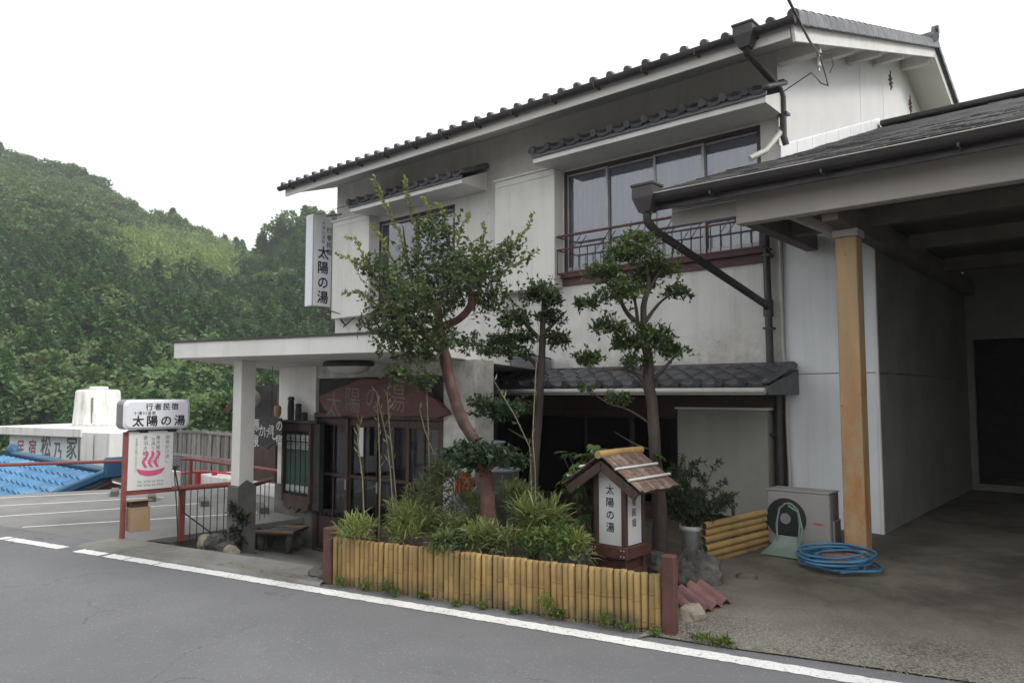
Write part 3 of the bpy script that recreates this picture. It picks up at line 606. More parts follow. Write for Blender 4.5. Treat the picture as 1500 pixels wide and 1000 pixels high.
# valley air: a little haze between here and the hills
hb_ = MB().box(-1180, 1180, -1180, 1180, -13.0, 170); hm = hb_.mesh('haze'); hmat = bpy.data.materials.new('haze'); hmat.use_nodes = True
ht = hmat.node_tree; ht.nodes.clear(); ho = ht.nodes.new('ShaderNodeOutputMaterial'); hv = ht.nodes.new('ShaderNodeVolumePrincipled')
hv.inputs['Color'].default_value = (0.93, 0.95, 0.97, 1); hv.inputs['Density'].default_value = 0.0008; hv.inputs['Anisotropy'].default_value = 0.2
ht.links.new(hv.outputs[0], ho.inputs['Volume']); hm.materials.append(hmat); hob = bpy.data.objects.new('haze', hm); COL.objects.link(hob); hob['kind'] = 'stuff'
def proto_tree(kind, seed):
    global rng
    rng = np.random.default_rng(seed); lv = Leaves(); h = 1.0
    if kind == 'cedar':
        n = 1500; t = rng.uniform(.12, 1, n) ** .75; a = rng.uniform(0, 2 * PI, n); rr = (.30 * (1.02 - t) ** .75) * rng.uniform(.45, 1.12, n) * (1 + .25 * np.sin(a * 3 + t * 25))
        P = np.stack([rr * np.cos(a), rr * np.sin(a), t], 1); D = np.stack([np.cos(a), np.sin(a), np.full(n, .15)], 1) + rng.normal(size=(n, 3)) * .35
        v, f = leafset(P - unit(D) * .05, D, .085 * rng.uniform(.6, 1.2, n), .05, .75, .15); lv.add(v, f, np.clip(t * .5 + rng.normal(size=n) * .25 + .1, 0, 1))
    elif kind == 'broad':
        cl = [(rng.normal(0, .2), rng.normal(0, .2), rng.uniform(.5, .85), rng.uniform(.13, .22)) for _ in range(13)]
        for x, y, z, r in cl:
            n = 150; d = unit(rng.normal(size=(n, 3))); d[:, 2] = np.where(d[:, 2] < -.2, -d[:, 2], d[:, 2])
            P = np.array([x, y, z]) + d * r * rng.uniform(.75, 1.08, (n, 1)); D = rng.normal(size=(n, 3)) + d * .6
            v, f = leafset(P, D, .07 * rng.uniform(.6, 1.2, n), .055, .7); lv.add(v, f, np.clip(rng.uniform(.1, .7) + rng.normal(size=n) * .18, 0, 1))
    else:
        for _ in range(9):
            a = rng.uniform(0, 2 * PI); bx, by = .14 * rng.normal(), .14 * rng.normal(); lean = rng.uniform(.08, .25)
            n = 110; t = rng.uniform(.3, 1, n); P = np.stack([bx + lean * t ** 2.5 * math.cos(a), by + lean * t ** 2.5 * math.sin(a), t * rng.uniform(.75, 1)], 1) + rng.normal(size=(n, 3)) * .05
            D = rng.normal(size=(n, 3)) + np.array([0, 0, -.2]); v, f = leafset(P, D, .09 * rng.uniform(.6, 1.2, n), .035, .5, .2); lv.add(v, f, np.clip(rng.uniform(.2, .9) + rng.normal(size=n) * .15, 0, 1))
    me = lv.mesh(kind + '_crown', (0, 0, 0)); me.materials.append(MA[dict(cedar='cedar', broad='broad', grove='grove')[kind]]); return me
PROTO = {k: [proto_tree(k, 40 + 7 * i + len(k)) for i in range(4)] for k in ('cedar', 'broad', 'grove')}
rng = np.random.default_rng(21)
def gn_forest(name, pts, scl, rot, me):
    pm = bpy.data.meshes.new(name); pm.from_pydata(pts, [], [])
    a = pm.attributes.new('scl', 'FLOAT_VECTOR', 'POINT'); a.data.foreach_set('vector', np.array(scl, np.float32).ravel())
    a = pm.attributes.new('rot', 'FLOAT_VECTOR', 'POINT'); a.data.foreach_set('vector', np.array(rot, np.float32).ravel())
    po = bpy.data.objects.new(name + '_source', me)
    o = bpy.data.objects.new(name, pm); COL.objects.link(o); o['kind'] = 'stuff'
    ng = bpy.data.node_groups.new(name, 'GeometryNodeTree')
    ng.interface.new_socket('Geometry', in_out='INPUT', socket_type='NodeSocketGeometry'); ng.interface.new_socket('Geometry', in_out='OUTPUT', socket_type='NodeSocketGeometry')
    gi = ng.nodes.new('NodeGroupInput'); go = ng.nodes.new('NodeGroupOutput'); ip = ng.nodes.new('GeometryNodeInstanceOnPoints'); ob = ng.nodes.new('GeometryNodeObjectInfo'); ob.inputs['Object'].default_value = po
    for nm, sock in (('scl', 'Scale'), ('rot', 'Rotation')):
        na = ng.nodes.new('GeometryNodeInputNamedAttribute'); na.data_type = 'FLOAT_VECTOR'; na.inputs['Name'].default_value = nm; ng.links.new(na.outputs['Attribute'], ip.inputs[sock])
    ng.links.new(gi.outputs[0], ip.inputs['Points']); ng.links.new(ob.outputs['Geometry'], ip.inputs['Instance']); ng.links.new(ip.outputs[0], go.inputs[0])
    md = o.modifiers.new('forest', 'NODES'); md.node_group = ng; return o
def kind_at(x, d):
    yy = 578 - (hill_z(x, d) + 4 - 1.7) / d * FPX; q = 30 * noise.noise(V((x * .02, d * .04, 5)))
    if 165 + q < x < 345 + q and 352 + q * .5 + (x - 165) * .1 < yy < 405 + q + (x - 165) * .12 and d > 110: return 'grove'
    if yy < 352 + q * 1.4 and x < 330: return 'broad'
    if yy > 520 + q and noise.noise(V((x * .03, d * .09, 8))) > -.15: return 'broad' if noise.noise(V((x * .05, d * .1, 2))) > .0 else 'cedar'
    return 'broad' if noise.noise(V((x * .03, d * .06, 12))) > .42 else 'cedar'
TR = {k: [([], [], []) for _ in range(4)] for k in PROTO}
def put_tree(x, d, sc=1.0):
    k = kind_at(x, d); i = random.randrange(4); px_, py_ = polar(x, d); hh = {'cedar': 8.2, 'broad': 7.0, 'grove': 8.5}[k] * random.uniform(.72, 1.15) * sc
    wd = {'cedar': .95, 'broad': 1.15, 'grove': 1.0}[k] * random.uniform(.85, 1.2)
    p, s, r = TR[k][i]; p.append((px_, py_, hill_z(x, d) - .8)); s.append((hh * wd, hh * wd, hh)); r.append((random.uniform(-.06, .06), random.uniform(-.06, .06), random.uniform(0, 6.28)))
for _ in range(4300):
    d = math.sqrt(random.uniform(56 ** 2, 212 ** 2)); x = random.uniform(-330, 640); put_tree(x, d)
for _ in range(1500):
    d = math.sqrt(random.uniform(90 ** 2, 215 ** 2)); x = random.choice((random.uniform(-1900, -330), random.uniform(640, 2500))); put_tree(x, d, 1.15)
FN = dict(cedar='cedar_forest', broad='broadleaf_forest', grove='bamboo_forest')
for k in PROTO:
    for i in range(4):
        if TR[k][i][0]: gn_forest(FN[k], TR[k][i][0], TR[k][i][1], TR[k][i][2], PROTO[k][i])
# trees one can tell apart along the skyline
tm = {}
for i in range(2):
    mb_ = MB().tube([(0, 0, -.12), (0.01, 0, .3), (0, .01, .75)], [.03, .024, .01], 6, False); me_ = mb_.mesh('trunk'); me_.materials.append(MA['trunk']); tm[i] = me_
for j, x in enumerate(list(range(-15, 350, 13)) + list(range(366, 500, 11))):
    tabs = (CB, 165.) if x > 352 else (CA, 205.); d = tabs[1] - random.uniform(0, 5); k = 'broad' if x < 235 else 'cedar'
    if random.random() < .2: k = 'cedar' if k == 'broad' else 'broad'
    px_, py_ = polar(x + random.uniform(-4, 4), d); hh = random.uniform(6.5, 11.0) * (1.1 if k == 'cedar' else .95)
    t = thing('ridge_tree', (px_, py_, hill_z(x, d) - .3), 'spiky dark conifer standing out against the white sky on the hill crest' if k == 'cedar' else 'round bushy tree standing out against the white sky on the hill crest', 'tree', 'trees along the hill crest')
    for nm, me_ in (('crown', PROTO[k][j % 4]), ('trunk', tm[j % 2])):
        o = bpy.data.objects.new(nm, me_); o.parent = t; o.scale = (hh * random.uniform(.85, 1.2), hh * random.uniform(.85, 1.2), hh); o.rotation_euler.z = random.uniform(0, 6.28); COL.objects.link(o)
def plane(x, y, axis, val):
    """point where the sight line through (x, y) of the photograph meets the wall or floor axis = val"""
    p = at(x, y, 1.0); d = p - CAM; i = 'XYZ'.index(axis); return CAM + d * ((val - CAM[i]) / d[i])

# ================================================================== THE INN
inn = thing('inn_building', (-4.5, 6.0, 0), 'two-storey white plaster inn with a grey tiled gable roof and brown windows', 'building')
def wall_front(mb, y, x0, x1, z0, z1, holes, depth=.13):
    xs = sorted({x0, x1, *[h[0] for h in holes], *[h[1] for h in holes]}); zs = sorted({z0, z1, *[h[2] for h in holes], *[h[3] for h in holes]})
    for a, c in zip(xs, xs[1:]):
        for e, f in zip(zs, zs[1:]):
            if not any(h[0] <= a and c <= h[1] and h[2] <= e and f <= h[3] for h in holes): mb.quad((a, y, e), (c, y, e), (c, y, f), (a, y, f))
    for a, c, e, f in holes:
        q = y + depth
        mb.quad((a, y, e), (a, q, e), (a, q, f), (a, y, f)).quad((c, y, e), (c, y, f), (c, q, f), (c, q, e)).quad((a, y, f), (a, q, f), (c, q, f), (c, y, f)).quad((a, y, e), (c, y, e), (c, q, e), (a, q, e))
EAVE_Y, EAVE_Z, RIDGE_Y, SL = -1.0, 5.83, 6.35, .3293
roofz = lambda y: EAVE_Z + SL * (min(y, 2 * RIDGE_Y - y) - EAVE_Y)
XL, XR = -9.58, .60
W1 = (-7.80, -5.72, 3.32, 5.03); W2 = (-3.34, -.235, 3.52, 5.115)
mb = MB(); wall_front(mb, 0, -9.17, 0, 2.0, 6.0, [W1, W2]); part('wall', mb, 'wall', inn)
mb = MB(); gable = lambda x: [(x, 0, -.5), (x, 12.7, -.5), (x, 12.7, roofz(12.7) - .13), (x, RIDGE_Y, roofz(RIDGE_Y) - .13), (x, 0, roofz(0) - .13)]
mb.quad(*gable(0)); mb.quad(*gable(-9.17)[::-1]); mb.quad((-9.17, 12.7, -.5), (0, 12.7, -.5), (0, 12.7, 6), (-9.17, 12.7, 6))
gw = part('wall', mb, 'gablew', inn, 'brighter white gable-end wall')
mb = MB(); wall_front(mb, .012, -9.17, 0, -.5, 1.995, [(-4.85, -1.44, .12, 1.46)]); part('ground_floor_wall', mb, 'wood', inn, 'dark boarded ground-floor wall')
mb = MB()
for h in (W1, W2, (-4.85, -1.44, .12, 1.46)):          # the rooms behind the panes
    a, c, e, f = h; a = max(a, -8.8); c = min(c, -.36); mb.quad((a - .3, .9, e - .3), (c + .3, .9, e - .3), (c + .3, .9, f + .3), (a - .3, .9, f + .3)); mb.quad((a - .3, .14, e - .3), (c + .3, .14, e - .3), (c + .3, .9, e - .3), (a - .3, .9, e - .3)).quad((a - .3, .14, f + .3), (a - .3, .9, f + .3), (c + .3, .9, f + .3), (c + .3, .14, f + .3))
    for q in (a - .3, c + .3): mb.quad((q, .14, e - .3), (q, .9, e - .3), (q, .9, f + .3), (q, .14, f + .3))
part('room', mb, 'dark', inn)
mb = MB()
for x in (-.58, -1.02): mb.box(.001, .006, x if 0 else 3.2 - x, 3.206 - x, 4.6, 7.0)
# --- windows
def window(h, cuts, nm_curt, frame_mat='sash', lab=None, fw=.05, y=.05, glass='glass', sill='redsill'):
    a, c, e, f = h; mb = MB()
    mb.box(a, c, y - .05, y + .06, f - fw, f, .004).box(a, c, y - .05, y + .06, e, e + fw, .004)
    mb.box(a, a + fw, y - .047, y + .057, e + fw, f - fw, .004).box(c - fw, c, y - .047, y + .057, e + fw, f - fw, .004)
    w_ = part('window', mb, frame_mat, inn, lab)
    xs = [a + fw] + cuts + [c - fw]
    for i in range(len(xs) - 1):
        dy = .018 * (1 if i % 2 else -1); p0, p1 = xs[i] - .0, xs[i + 1]
        m2 = MB(); m2.box(p0 - .018, p0 + .022, y + dy - .014, y + dy + .014, e + fw, f - fw, .003).box(p1 - .022, p1 + .018, y + dy - .0135, y + dy + .0135, e + fw, f - fw, .003)
        m2.box(p0 + .022, p1 - .022, y + dy - .013, y + dy + .013, f - fw - .035, f - fw - .001, .003).box(p0 + .022, p1 - .022, y + dy - .013, y + dy + .013, e + fw + .001, e + fw + .06, .003)
        part('sash', m2, 'alu' if frame_mat == 'sash' else 'sash', w_)
        m3 = MB().quad((p0 + .022, y + dy, e + fw + .06), (p1 - .022, y + dy, e + fw + .06), (p1 - .022, y + dy, f - fw - .035), (p0 + .022, y + dy, f - fw - .035)); part('pane', m3, glass, w_)
        if nm_curt[i]:
            m4 = MB(); k = 26; X0, X1 = p0 - .01, p1 + .01
            row = [(X0 + (X1 - X0) * j / k, y + .06 + .012 * math.sin(j * 1.9 + i)) for j in range(k + 1)]
            m4.add([(x, q, z) for z in (e + .02, f - .03) for x, q in row], [(j, j + 1, k + 2 + j, k + 1 + j) for j in range(k)], True); part('curtain', m4, nm_curt[i], w_)
    if sill:
        m5 = MB().box(a - .03, c + .03, -.075, .0, e - .06, e - .001, .006); part('sill', m5, sill, w_)
    return w_
cx = lambda xs: [plane(x, 330, 'Y', .05).x for x in xs]
window(W2, cx([891, 961, 1033]), ['curtain', 'curtain', 'curtain', 'curtain'], lab='wide brown window of four panes behind a railing')
window(W1, [-6.78], ['curtaind', 'curtain'], lab='brown window of two panes behind the tree')
window((-4.85, -1.44, .12, 1.46), [-3.95, -2.98, -2.2], [None, None, None, None], 'wood', 'dark ground-floor window', glass='glassd', sill=None)
mb = MB().box(-3.38, -.2, -.028, -.001, 3.455 - .11, 3.455, .004); part('window_apron', mb, 'redsill', inn)
# --- shutter boxes
def shutter(a, c, z0, z1, lab):
    mb = MB(); mb.box(a, c, -.22, -.001, z0, z1, .008); s = part('shutter_box', mb, 'shutterbox', inn, lab)
    part('cap', MB().box(a - .015, c + .015, -.245, -.001, z1 + .001, z1 + .035, .006), 'trimw', s); part('moulding', MB().box(a + .03, c - .0, -.232, -.2205, z1 - .1, z1 - .075, .004), 'trimw', s)
    for x in (a + .2, c - .22): part('bracket', MB().beam((x, -.005, z0 - .13), (x, -.14, z0 - .015), .025, .025), 'sash', s)
shutter(-4.58, -3.36, 3.32, 5.14, 'white metal shutter box beside the railed window'); shutter(-9.0, -7.83, 3.21, 5.16, 'white metal shutter box at the far corner')
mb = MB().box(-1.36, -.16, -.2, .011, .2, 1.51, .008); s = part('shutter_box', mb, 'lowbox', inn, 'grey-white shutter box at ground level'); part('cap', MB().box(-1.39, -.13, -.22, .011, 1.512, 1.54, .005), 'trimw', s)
# --- roof tiles
def kawara(w, L, eave, r=.052):
    k = w / .268; pr = [(0, .016), (.012, .042), (.045, .06), (.08, .044), (.108, .016), (.165, -.004), (.225, .0), (.268, .014)]; pr = [(x * k, z * (.6 + .4 * k)) for x, z in pr]; n = len(pr); lip = .045 if eave else .026
    vs = [(x, 0, z + .018) for x, z in pr] + [(x, L, z) for x, z in pr] + [(x, .002, z + .018 - lip) for x, z in pr]
    fs = [(i, i + 1, n + i + 1, n + i) for i in range(n - 1)] + [(2 * n + i, 2 * n + i + 1, i + 1, i) for i in range(n - 1)]
    m = MB().add(vs, fs)
    if eave:
        q = 9; c = (.045 * k, -.012, .045); ring = [(c[0] + r * math.cos(2 * PI * j / q), y, c[2] + r * math.sin(2 * PI * j / q)) for y in (-.014, .05) for j in range(q)]
        m.add(ring, [tuple(range(q))] + [(j, q + j, q + (j + 1) % q, (j + 1) % q) for j in range(q)])
    return m
def tile_mesh(name, m): me = m.mesh(name); me.materials.append(MA['tile']); return me
def slope_frame(c, sl):
    a = math.atan(sl); return frame(c, X, V((0, math.cos(a), math.sin(a))), V((0, -math.sin(a), math.cos(a))))
NCOL = 38; TW = (XR - .05 - XL) / NCOL
me_e = tile_mesh('eave_tile', kawara(TW, .32, True))
deck = MB().prism([(EAVE_Y + .03, roofz(EAVE_Y) - .035), (RIDGE_Y, roofz(RIDGE_Y) - .03), (2 * RIDGE_Y - EAVE_Y - .03, roofz(EAVE_Y) - .035), (2 * RIDGE_Y - EAVE_Y - .03, roofz(EAVE_Y) - .145), (RIDGE_Y, roofz(RIDGE_Y) - .14), (EAVE_Y + .03, roofz(EAVE_Y) - .145)], V((XR - .06, 0, 0)), Y, Z, X, XR - XL - .1)
roof = part('roof', deck, 'soffit', inn, 'grey tiled gable roof with pale soffit')
for i in range(NCOL):
    o = piece('eave_tile', me_e, roof, slope_frame((XL + i * TW, EAVE_Y - .03, roofz(EAVE_Y - .03) + random.uniform(-.004, .004)), SL) @ Matrix.Rotation(random.uniform(-.012, .012), 4, 'Z'))
mb = MB(); base = kawara(TW, .3, False); ca, sa = math.cos(math.atan(SL)), math.sin(math.atan(SL))
for c_ in range(1, 27):
    y0 = EAVE_Y + .27 * c_ * ca
    if y0 > RIDGE_Y - .2: break
    for i in range(NCOL):
        mb.add([(XL + i * TW + x, y0 + y * ca - z * sa, roofz(y0) + y * sa + z * ca) for x, y, z in base.v], base.f)
mb.quad((XL, RIDGE_Y, roofz(RIDGE_Y) + .02), (XR - .05, RIDGE_Y, roofz(RIDGE_Y) + .02), (XR - .05, 2 * RIDGE_Y - EAVE_Y, roofz(EAVE_Y) + .02), (XL, 2 * RIDGE_Y - EAVE_Y, roofz(EAVE_Y) + .02))
part('upper_roof_tiles', mb, 'tile', roof, kind='stuff')
# verge tiles along the gable, ridge caps, ridge ornament
m = MB(); q = 7
pr = [(-.11, .02)] + [(-.02 + .065 * math.cos(PI * (1 - j / q)), .02 + .065 * math.sin(PI * (1 - j / q))) for j in range(q + 1)] + [(.052, -.1), (.03, -.1)]
m.add([(x, 0, z + .016) for x, z in pr] + [(x * 1.0, .3, z) for x, z in pr], [(i, i + 1, len(pr) + i + 1, len(pr) + i) for i in range(len(pr) - 1)] + [tuple(range(len(pr)))[::-1]])
me_v = tile_mesh('verge_tile', m); me_r = None
n = int((RIDGE_Y - EAVE_Y) / ca / .28) + 1
for i in range(n):
    y0 = EAVE_Y - .03 + i * .28 * ca; piece('verge_tile', me_v, roof, slope_frame((XR, y0, roofz(y0) + .01), SL) @ Matrix.Rotation(random.uniform(-.01, .01), 4, 'X'))
    y1 = 2 * RIDGE_Y - y0; piece('verge_tile', me_v, roof, slope_frame((XR, y1 - .3 * ca, roofz(y1) + .3 * sa + .01), -SL))
m = MB(); m.add([(x, .1 * math.cos(PI * j / 8), .1 * math.sin(PI * j / 8)) for x in (0, .34) for j in range(9)], [(j, j + 1, 10 + j, 9 + j) for j in range(8)], True); me_r = tile_mesh('ridge_tile', m)
part('ridge_course', MB().box(XL + .1, XR - .02, RIDGE_Y - .09, RIDGE_Y + .09, roofz(RIDGE_Y) - .02, roofz(RIDGE_Y) + .16, .01), 'tile', roof)
for i in range(31): piece('ridge_tile', me_r, roof, Matrix.Translation((XL + .08 + i * .325, RIDGE_Y, roofz(RIDGE_Y) + .15)))
m = MB().prism([(-.18, -.12), (.18, -.12), (.2, .05), (.11, .2), (.0, .27), (-.11, .2), (-.2, .05)], (XR + .02, RIDGE_Y, roofz(RIDGE_Y) + .08), Y, Z, X, .06); m.tube([(XR - .05, RIDGE_Y, roofz(RIDGE_Y) + .26), (XR + .06, RIDGE_Y, roofz(RIDGE_Y) + .26)], .085, 10); part('ridge_ornament', m, 'tile', roof)
m = MB().tube([(XR + .0, RIDGE_Y - .36, roofz(RIDGE_Y) - .02), (XR + .08, RIDGE_Y - .40, roofz(RIDGE_Y) - .04)], .09, 10); part('ridge_ornament', m, 'tile', roof)
# fascia, barge boards, purlins
part('fascia', MB().box(XL + .06, XR - .07, EAVE_Y + .005, EAVE_Y + .028, EAVE_Z - .2, EAVE_Z - .03, .003), 'soffit', roof)
m = MB()
for s_ in (1, -1):
    f = lambda y: RIDGE_Y - s_ * (RIDGE_Y - y)
    m.beam((XR - .04, f(EAVE_Y + .01), roofz(EAVE_Y) - .155), (XR - .04, RIDGE_Y, roofz(RIDGE_Y) - .155), .035, .19, .003)
part('barge_board', m, 'trimw', roof)
m = MB()
for s_ in (1, -1):
    f = lambda y: RIDGE_Y - s_ * (RIDGE_Y - y)
    m.beam((XR - .012, f(EAVE_Y - .02), roofz(EAVE_Y) - .055), (XR - .012, RIDGE_Y, roofz(RIDGE_Y) - .055), .05, .05)
part('verge_edging', m, 'tile', roof)
for y in (.06, 1.55, 2.95, 4.4, RIDGE_Y, 8.0, 9.6, 11.4):
    h = .2 if y in (.06, RIDGE_Y) else .14; wd = .15 if h == .2 else .1
    part('purlin', MB().box(.003, .47, y - wd / 2, y + wd / 2, roofz(y) - .145 - h, roofz(y) - .15, .004), 'trimw', roof)
m = MB()
for (vy, vz) in ((5.5, 7.42), (6.95, 7.40)):
    for k in range(3):
        for s_ in (-1, 1): m.box(-.02, .012, vy + s_ * .02, vy + s_ * (.13 - .03 * abs(k - 1)), vz - .1 + k * .075, vz - .06 + k * .075)
    m.box(-.02, .014, vy - .014, vy + .014, vz - .17, vz + .2)
part('gable_vent', m, 'vent', inn)
m = MB()
for y_ in (3.55, 4.95): m.box(-.01, .004, y_, y_ + .012, 5.0, 7.05 if y_ < 4 else 7.2)
part('wall_joint', m, 'soffit', inn)
# gutter and downpipes
m = MB(); q = 8
for x0, x1 in ((XL - .02, XR + .02),):
    m.add([(x, EAVE_Y - .075 + .062 * math.cos(PI + PI * j / q), EAVE_Z - .02 + .075 * math.sin(PI + PI * j / q)) for x in (x0, x1) for j in range(q + 1)], [(j, j + 1, q + 2 + j, q + 1 + j) for j in range(q)], True); m.add([(x1, EAVE_Y - .075 + .062 * math.cos(PI + PI * j / q), EAVE_Z - .02 + .075 * math.sin(PI + PI * j / q)) for j in range(q + 1)], [tuple(range(q + 1))])
gt = part('gutter', m, 'gutter', inn)
for i in range(14): part('gutter_hook', MB().box(-9.2 + i * .72, -9.185 + i * .72, EAVE_Y - .145, EAVE_Y - .0, EAVE_Z - .105, EAVE_Z - .03), 'gutter', gt)
def hopper(c, s_, par):
    x, y, z = c; t_, b_ = .115 * s_, .06 * s_
    m = MB().add([(x + i * t_, y + j * t_ * .8, z + .16 * s_) for i in (-1, 1) for j in (-1, 1)] + [(x + i * t_, y + j * t_ * .8, z + .04 * s_) for i in (-1, 1) for j in (-1, 1)] + [(x + i * b_, y + j * b_, z - .1 * s_) for i in (-1, 1) for j in (-1, 1)],
                 [(0, 1, 3, 2)] + [(a, b, b + 4, a + 4) for a, b in ((0, 1), (1, 3), (3, 2), (2, 0), (4, 5), (5, 7), (7, 6), (6, 4))] + [(8, 9, 11, 10)])
    m.box(x - t_ - .012, x + t_ + .012, y - t_ * .8 - .012, y + t_ * .8 + .012, z + .15 * s_, z + .175 * s_, .003)
    return part('rain_hopper', m, 'gutter', par)
hopper((.06, EAVE_Y - .09, 5.72), 1.0, inn)
m = MB().tube([(.06, EAVE_Y - .09, 5.66), (.065, EAVE_Y - .07, 5.58), (.075, -.16, 5.46), (.09, -.085, 5.36), (.09, -.085, 4.86), (.11, -.06, 4.76)], .042, 10); m.box(.03, .15, -.125, -.0, 5.13, 5.16); part('downpipe', m, 'gutter', inn)
m = MB().tube([(.005, -.05, 5.5), (.005, -.05, 4.8)], .017, 7).tube([(.02, -.06, 4.98), (.06, -.12, 4.9), (.0, -.42, 4.62), (-.12, -.62, 4.5)], .035, 8); part('conduit', m, 'pvc', inn)
m = MB().tube([(-.165, -.085, 3.72), (-.15, -.085, 2.3), (-.15, -.085, 2.03)], .046, 10).tube([(-.155, -.085, 2.86), (-.155, -.085, 2.66)], .062, 10)
m.tube([(-.06, -.075, 1.70), (-.06, -.075, .1)], .046, 10); 
for z in (3.4, 2.5, 1.2): m.box(-.21, -.1, -.14, -.0, z, z + .025)
part('downpipe', m, 'gutter', inn)
m = MB().tube([(-.012, -.03, 3.6), (-.008, -.03, 2.3), (.03, -.05, 1.9), (.02, -.03, 1.4), (.05, -.03, .15)], .022, 7); part('conduit', m, 'pvc', inn)
# --- tiled awnings over the windows and the tiled pent roof below
def awning(x0, x1, ye, zf, rise, ncol, ncrs, name, lab, hip=True, fas=.075):
    sl = rise / -ye; s_ = MB()
    s_.prism([(ye + .02, zf), (-.002, zf), (-.002, zf + rise + .06), (ye + .02, zf + fas)], V((x1, 0, 0)), Y, Z, X, x1 - x0); a_ = part(name, s_, 'trimw' if fas > .06 else 'soffit', inn, lab)
    part('drip_board', MB().box(x0 - .02, x1 + .02, ye - .012, ye + .018, zf + fas * .95, zf + fas + .055, .003), 'tile', a_)
    tw = (x1 - x0) / ncol; L = -ye / ncrs / math.cos(math.atan(sl)); m1 = tile_mesh('awning_tile', kawara(tw, L + .03, True)); m2 = tile_mesh('awning_tile', kawara(tw, L + .03, False))
    for j in range(ncrs):
        for i in range(ncol):
            y0 = ye - .04 + j * L * math.cos(math.atan(sl)); piece('awning_tile', m2 if j else m1, a_, slope_frame((x0 + i * tw, y0, zf + fas + .06 + (y0 - ye + .03) * sl + random.uniform(-.003, .003)), sl) @ Matrix.Rotation(random.uniform(-.012, .012), 4, 'Z'))
    for x in ((x0 - .02), (x1 + .02)):
        part('hip_tile', MB().beam((x, ye - .05, zf + fas + .085), (x, -.01, zf + fas + .085 + rise), .085, .06, .02), 'tile', a_)
    part('ridge_flashing', MB().box(x0 - .03, x1 + .03, -.07, -.004, zf + fas + rise + .06, zf + fas + rise + .12, .005), 'tile', a_)
    return a_
awning(-3.46, .08, -.62, 5.14, .26, 13, 2, 'window_awning', 'tiled awning over the wide railed window'); awning(-7.92, -4.95, -.62, 5.13, .26, 11, 2, 'window_awning', 'shorter tiled awning over the far window')
pent = awning(-4.9, .10, -.9, 1.70, .23, 18, 3, 'pent_roof', 'low tiled pent roof over the dark ground-floor windows', fas=.05)
part('gutter', MB().tube([(-4.93, -.99, 1.745), (.15, -.99, 1.745)], .035, 8), 'pvc', pent); part('end_board', MB().prism([(-.93, 1.70), (-.01, 1.70), (-.01, 2.0), (-.93, 1.80)], (.165, 0, 0), Y, Z, X, .04), 'tile', pent)
part('lintel_board', MB().box(-4.9, -.02, -.06, .011, 1.47, 1.698, .004), 'wood', inn)
# --- balcony rail
m = MB(); z1, z2, z0, yr = 4.06, 3.86, 3.5, -.24; xa, xb = -3.3, -.13
m.tube([(xa, yr, z1), (xb, yr, z1)], .02, 8).tube([(xa, yr, z2), (xb, yr, z2)], .014, 8).tube([(xa, yr, z0), (xb, yr, z0)], .014, 8)
for x in (xa, xb): m.tube([(x, yr, z1), (x, -.003, z1)], .014, 6).tube([(x, yr, z2), (x, -.003, z2)], .012, 6).tube([(x, yr, z0), (x, -.003, z0)], .012, 6)
rl = part('balcony_rail', m, 'redsill', inn); m = MB().tube([(0, 0, z0), (0, 0, z2)], .008, 6); me_b = m.mesh('baluster'); me_b.materials.append(MA['sash'])
for i in range(24): piece('baluster', me_b, rl, Matrix.Translation((xa + .01 + (xb - xa - .02) * i / 23, yr, 0)))
m = MB().tube([(0, 0, z2), (.16, 0, z1)], .007, 5).tube([(.12, 0, z2), (.24, 0, z2 + .15)], .007, 5); me_d = m.mesh('brace'); me_d.materials.append(MA['sash'])
for i in range(6): piece('brace', me_d, rl, Matrix.Translation((xa + .3 + i * .5, yr, 0)))

# ================================================================== GARAGE with carport roof
car = thing('garage', (3.5, 1.0, .15), 'open garage with dark shingle roof, white beam and ochre post', 'garage')
m = MB(); gz = lambda y: 3.80 + .362 * (y + 2.25)
def panel(mb, p, q, z0, z1, th=.03): mb.beam((*p, (z0 + z1) / 2), (*q, (z0 + z1) / 2), th, z1 - z0, .004)
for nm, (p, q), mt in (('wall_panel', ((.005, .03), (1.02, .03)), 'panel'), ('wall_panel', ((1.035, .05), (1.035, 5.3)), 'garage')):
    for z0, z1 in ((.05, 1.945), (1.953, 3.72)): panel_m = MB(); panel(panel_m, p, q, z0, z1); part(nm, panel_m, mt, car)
part('wall_core', MB().box(.01, 1.018, .05, 5.5, -.4, 3.764), 'garage', car)
part('corner_trim', MB().box(1.02, 1.05, .005, .047, .12, 3.6, .004), 'trimw', car)
op = plane(1424, 497, 'Y', 5.25)
m = MB(); wall_front(m, 5.28, 1.05, 8, 0, 3.9, [(op.x, 7.6, 0, op.z)], .12); part('back_wall', m, 'garage', car)
m = MB().box(op.x - .1, 7.7, 5.42, 9, .0, op.z + .1); m.f = [f[::-1] for f in m.f if True]; m.f = m.f; part('back_room', MB().quad((op.x - .3, 7.5, -.1), (7.8, 7.5, -.1), (7.8, 7.5, op.z + .3), (op.x - .3, 7.5, op.z + .3)).quad((op.x - .3, 5.41, op.z + .2), (7.8, 5.41, op.z + .2), (7.8, 7.5, op.z + .2), (op.x - .3, 7.5, op.z + .2)).quad((op.x - .3, 5.41, -.1), (op.x - .3, 7.5, -.1), (op.x - .3, 7.5, op.z + .3), (op.x - .3, 5.41, op.z + .3)), 'dark', car)
part('side_wall', MB().box(8.0, 8.12, -1.8, 7.6, 0, 3.76), 'garage', car); part('side_gable', MB().prism([(-2.1, gz(-2.1) - .11), (4.6, gz(4.6) - .11), (4.6, 3.76), (-2.1, 3.7)], (8.2, 0, 0), Y, Z, X, .05), 'beam', car); part('rear_wall', MB().box(.05, 8.1, 4.62, 4.7, 3.79, gz(4.6)), 'garage', car)
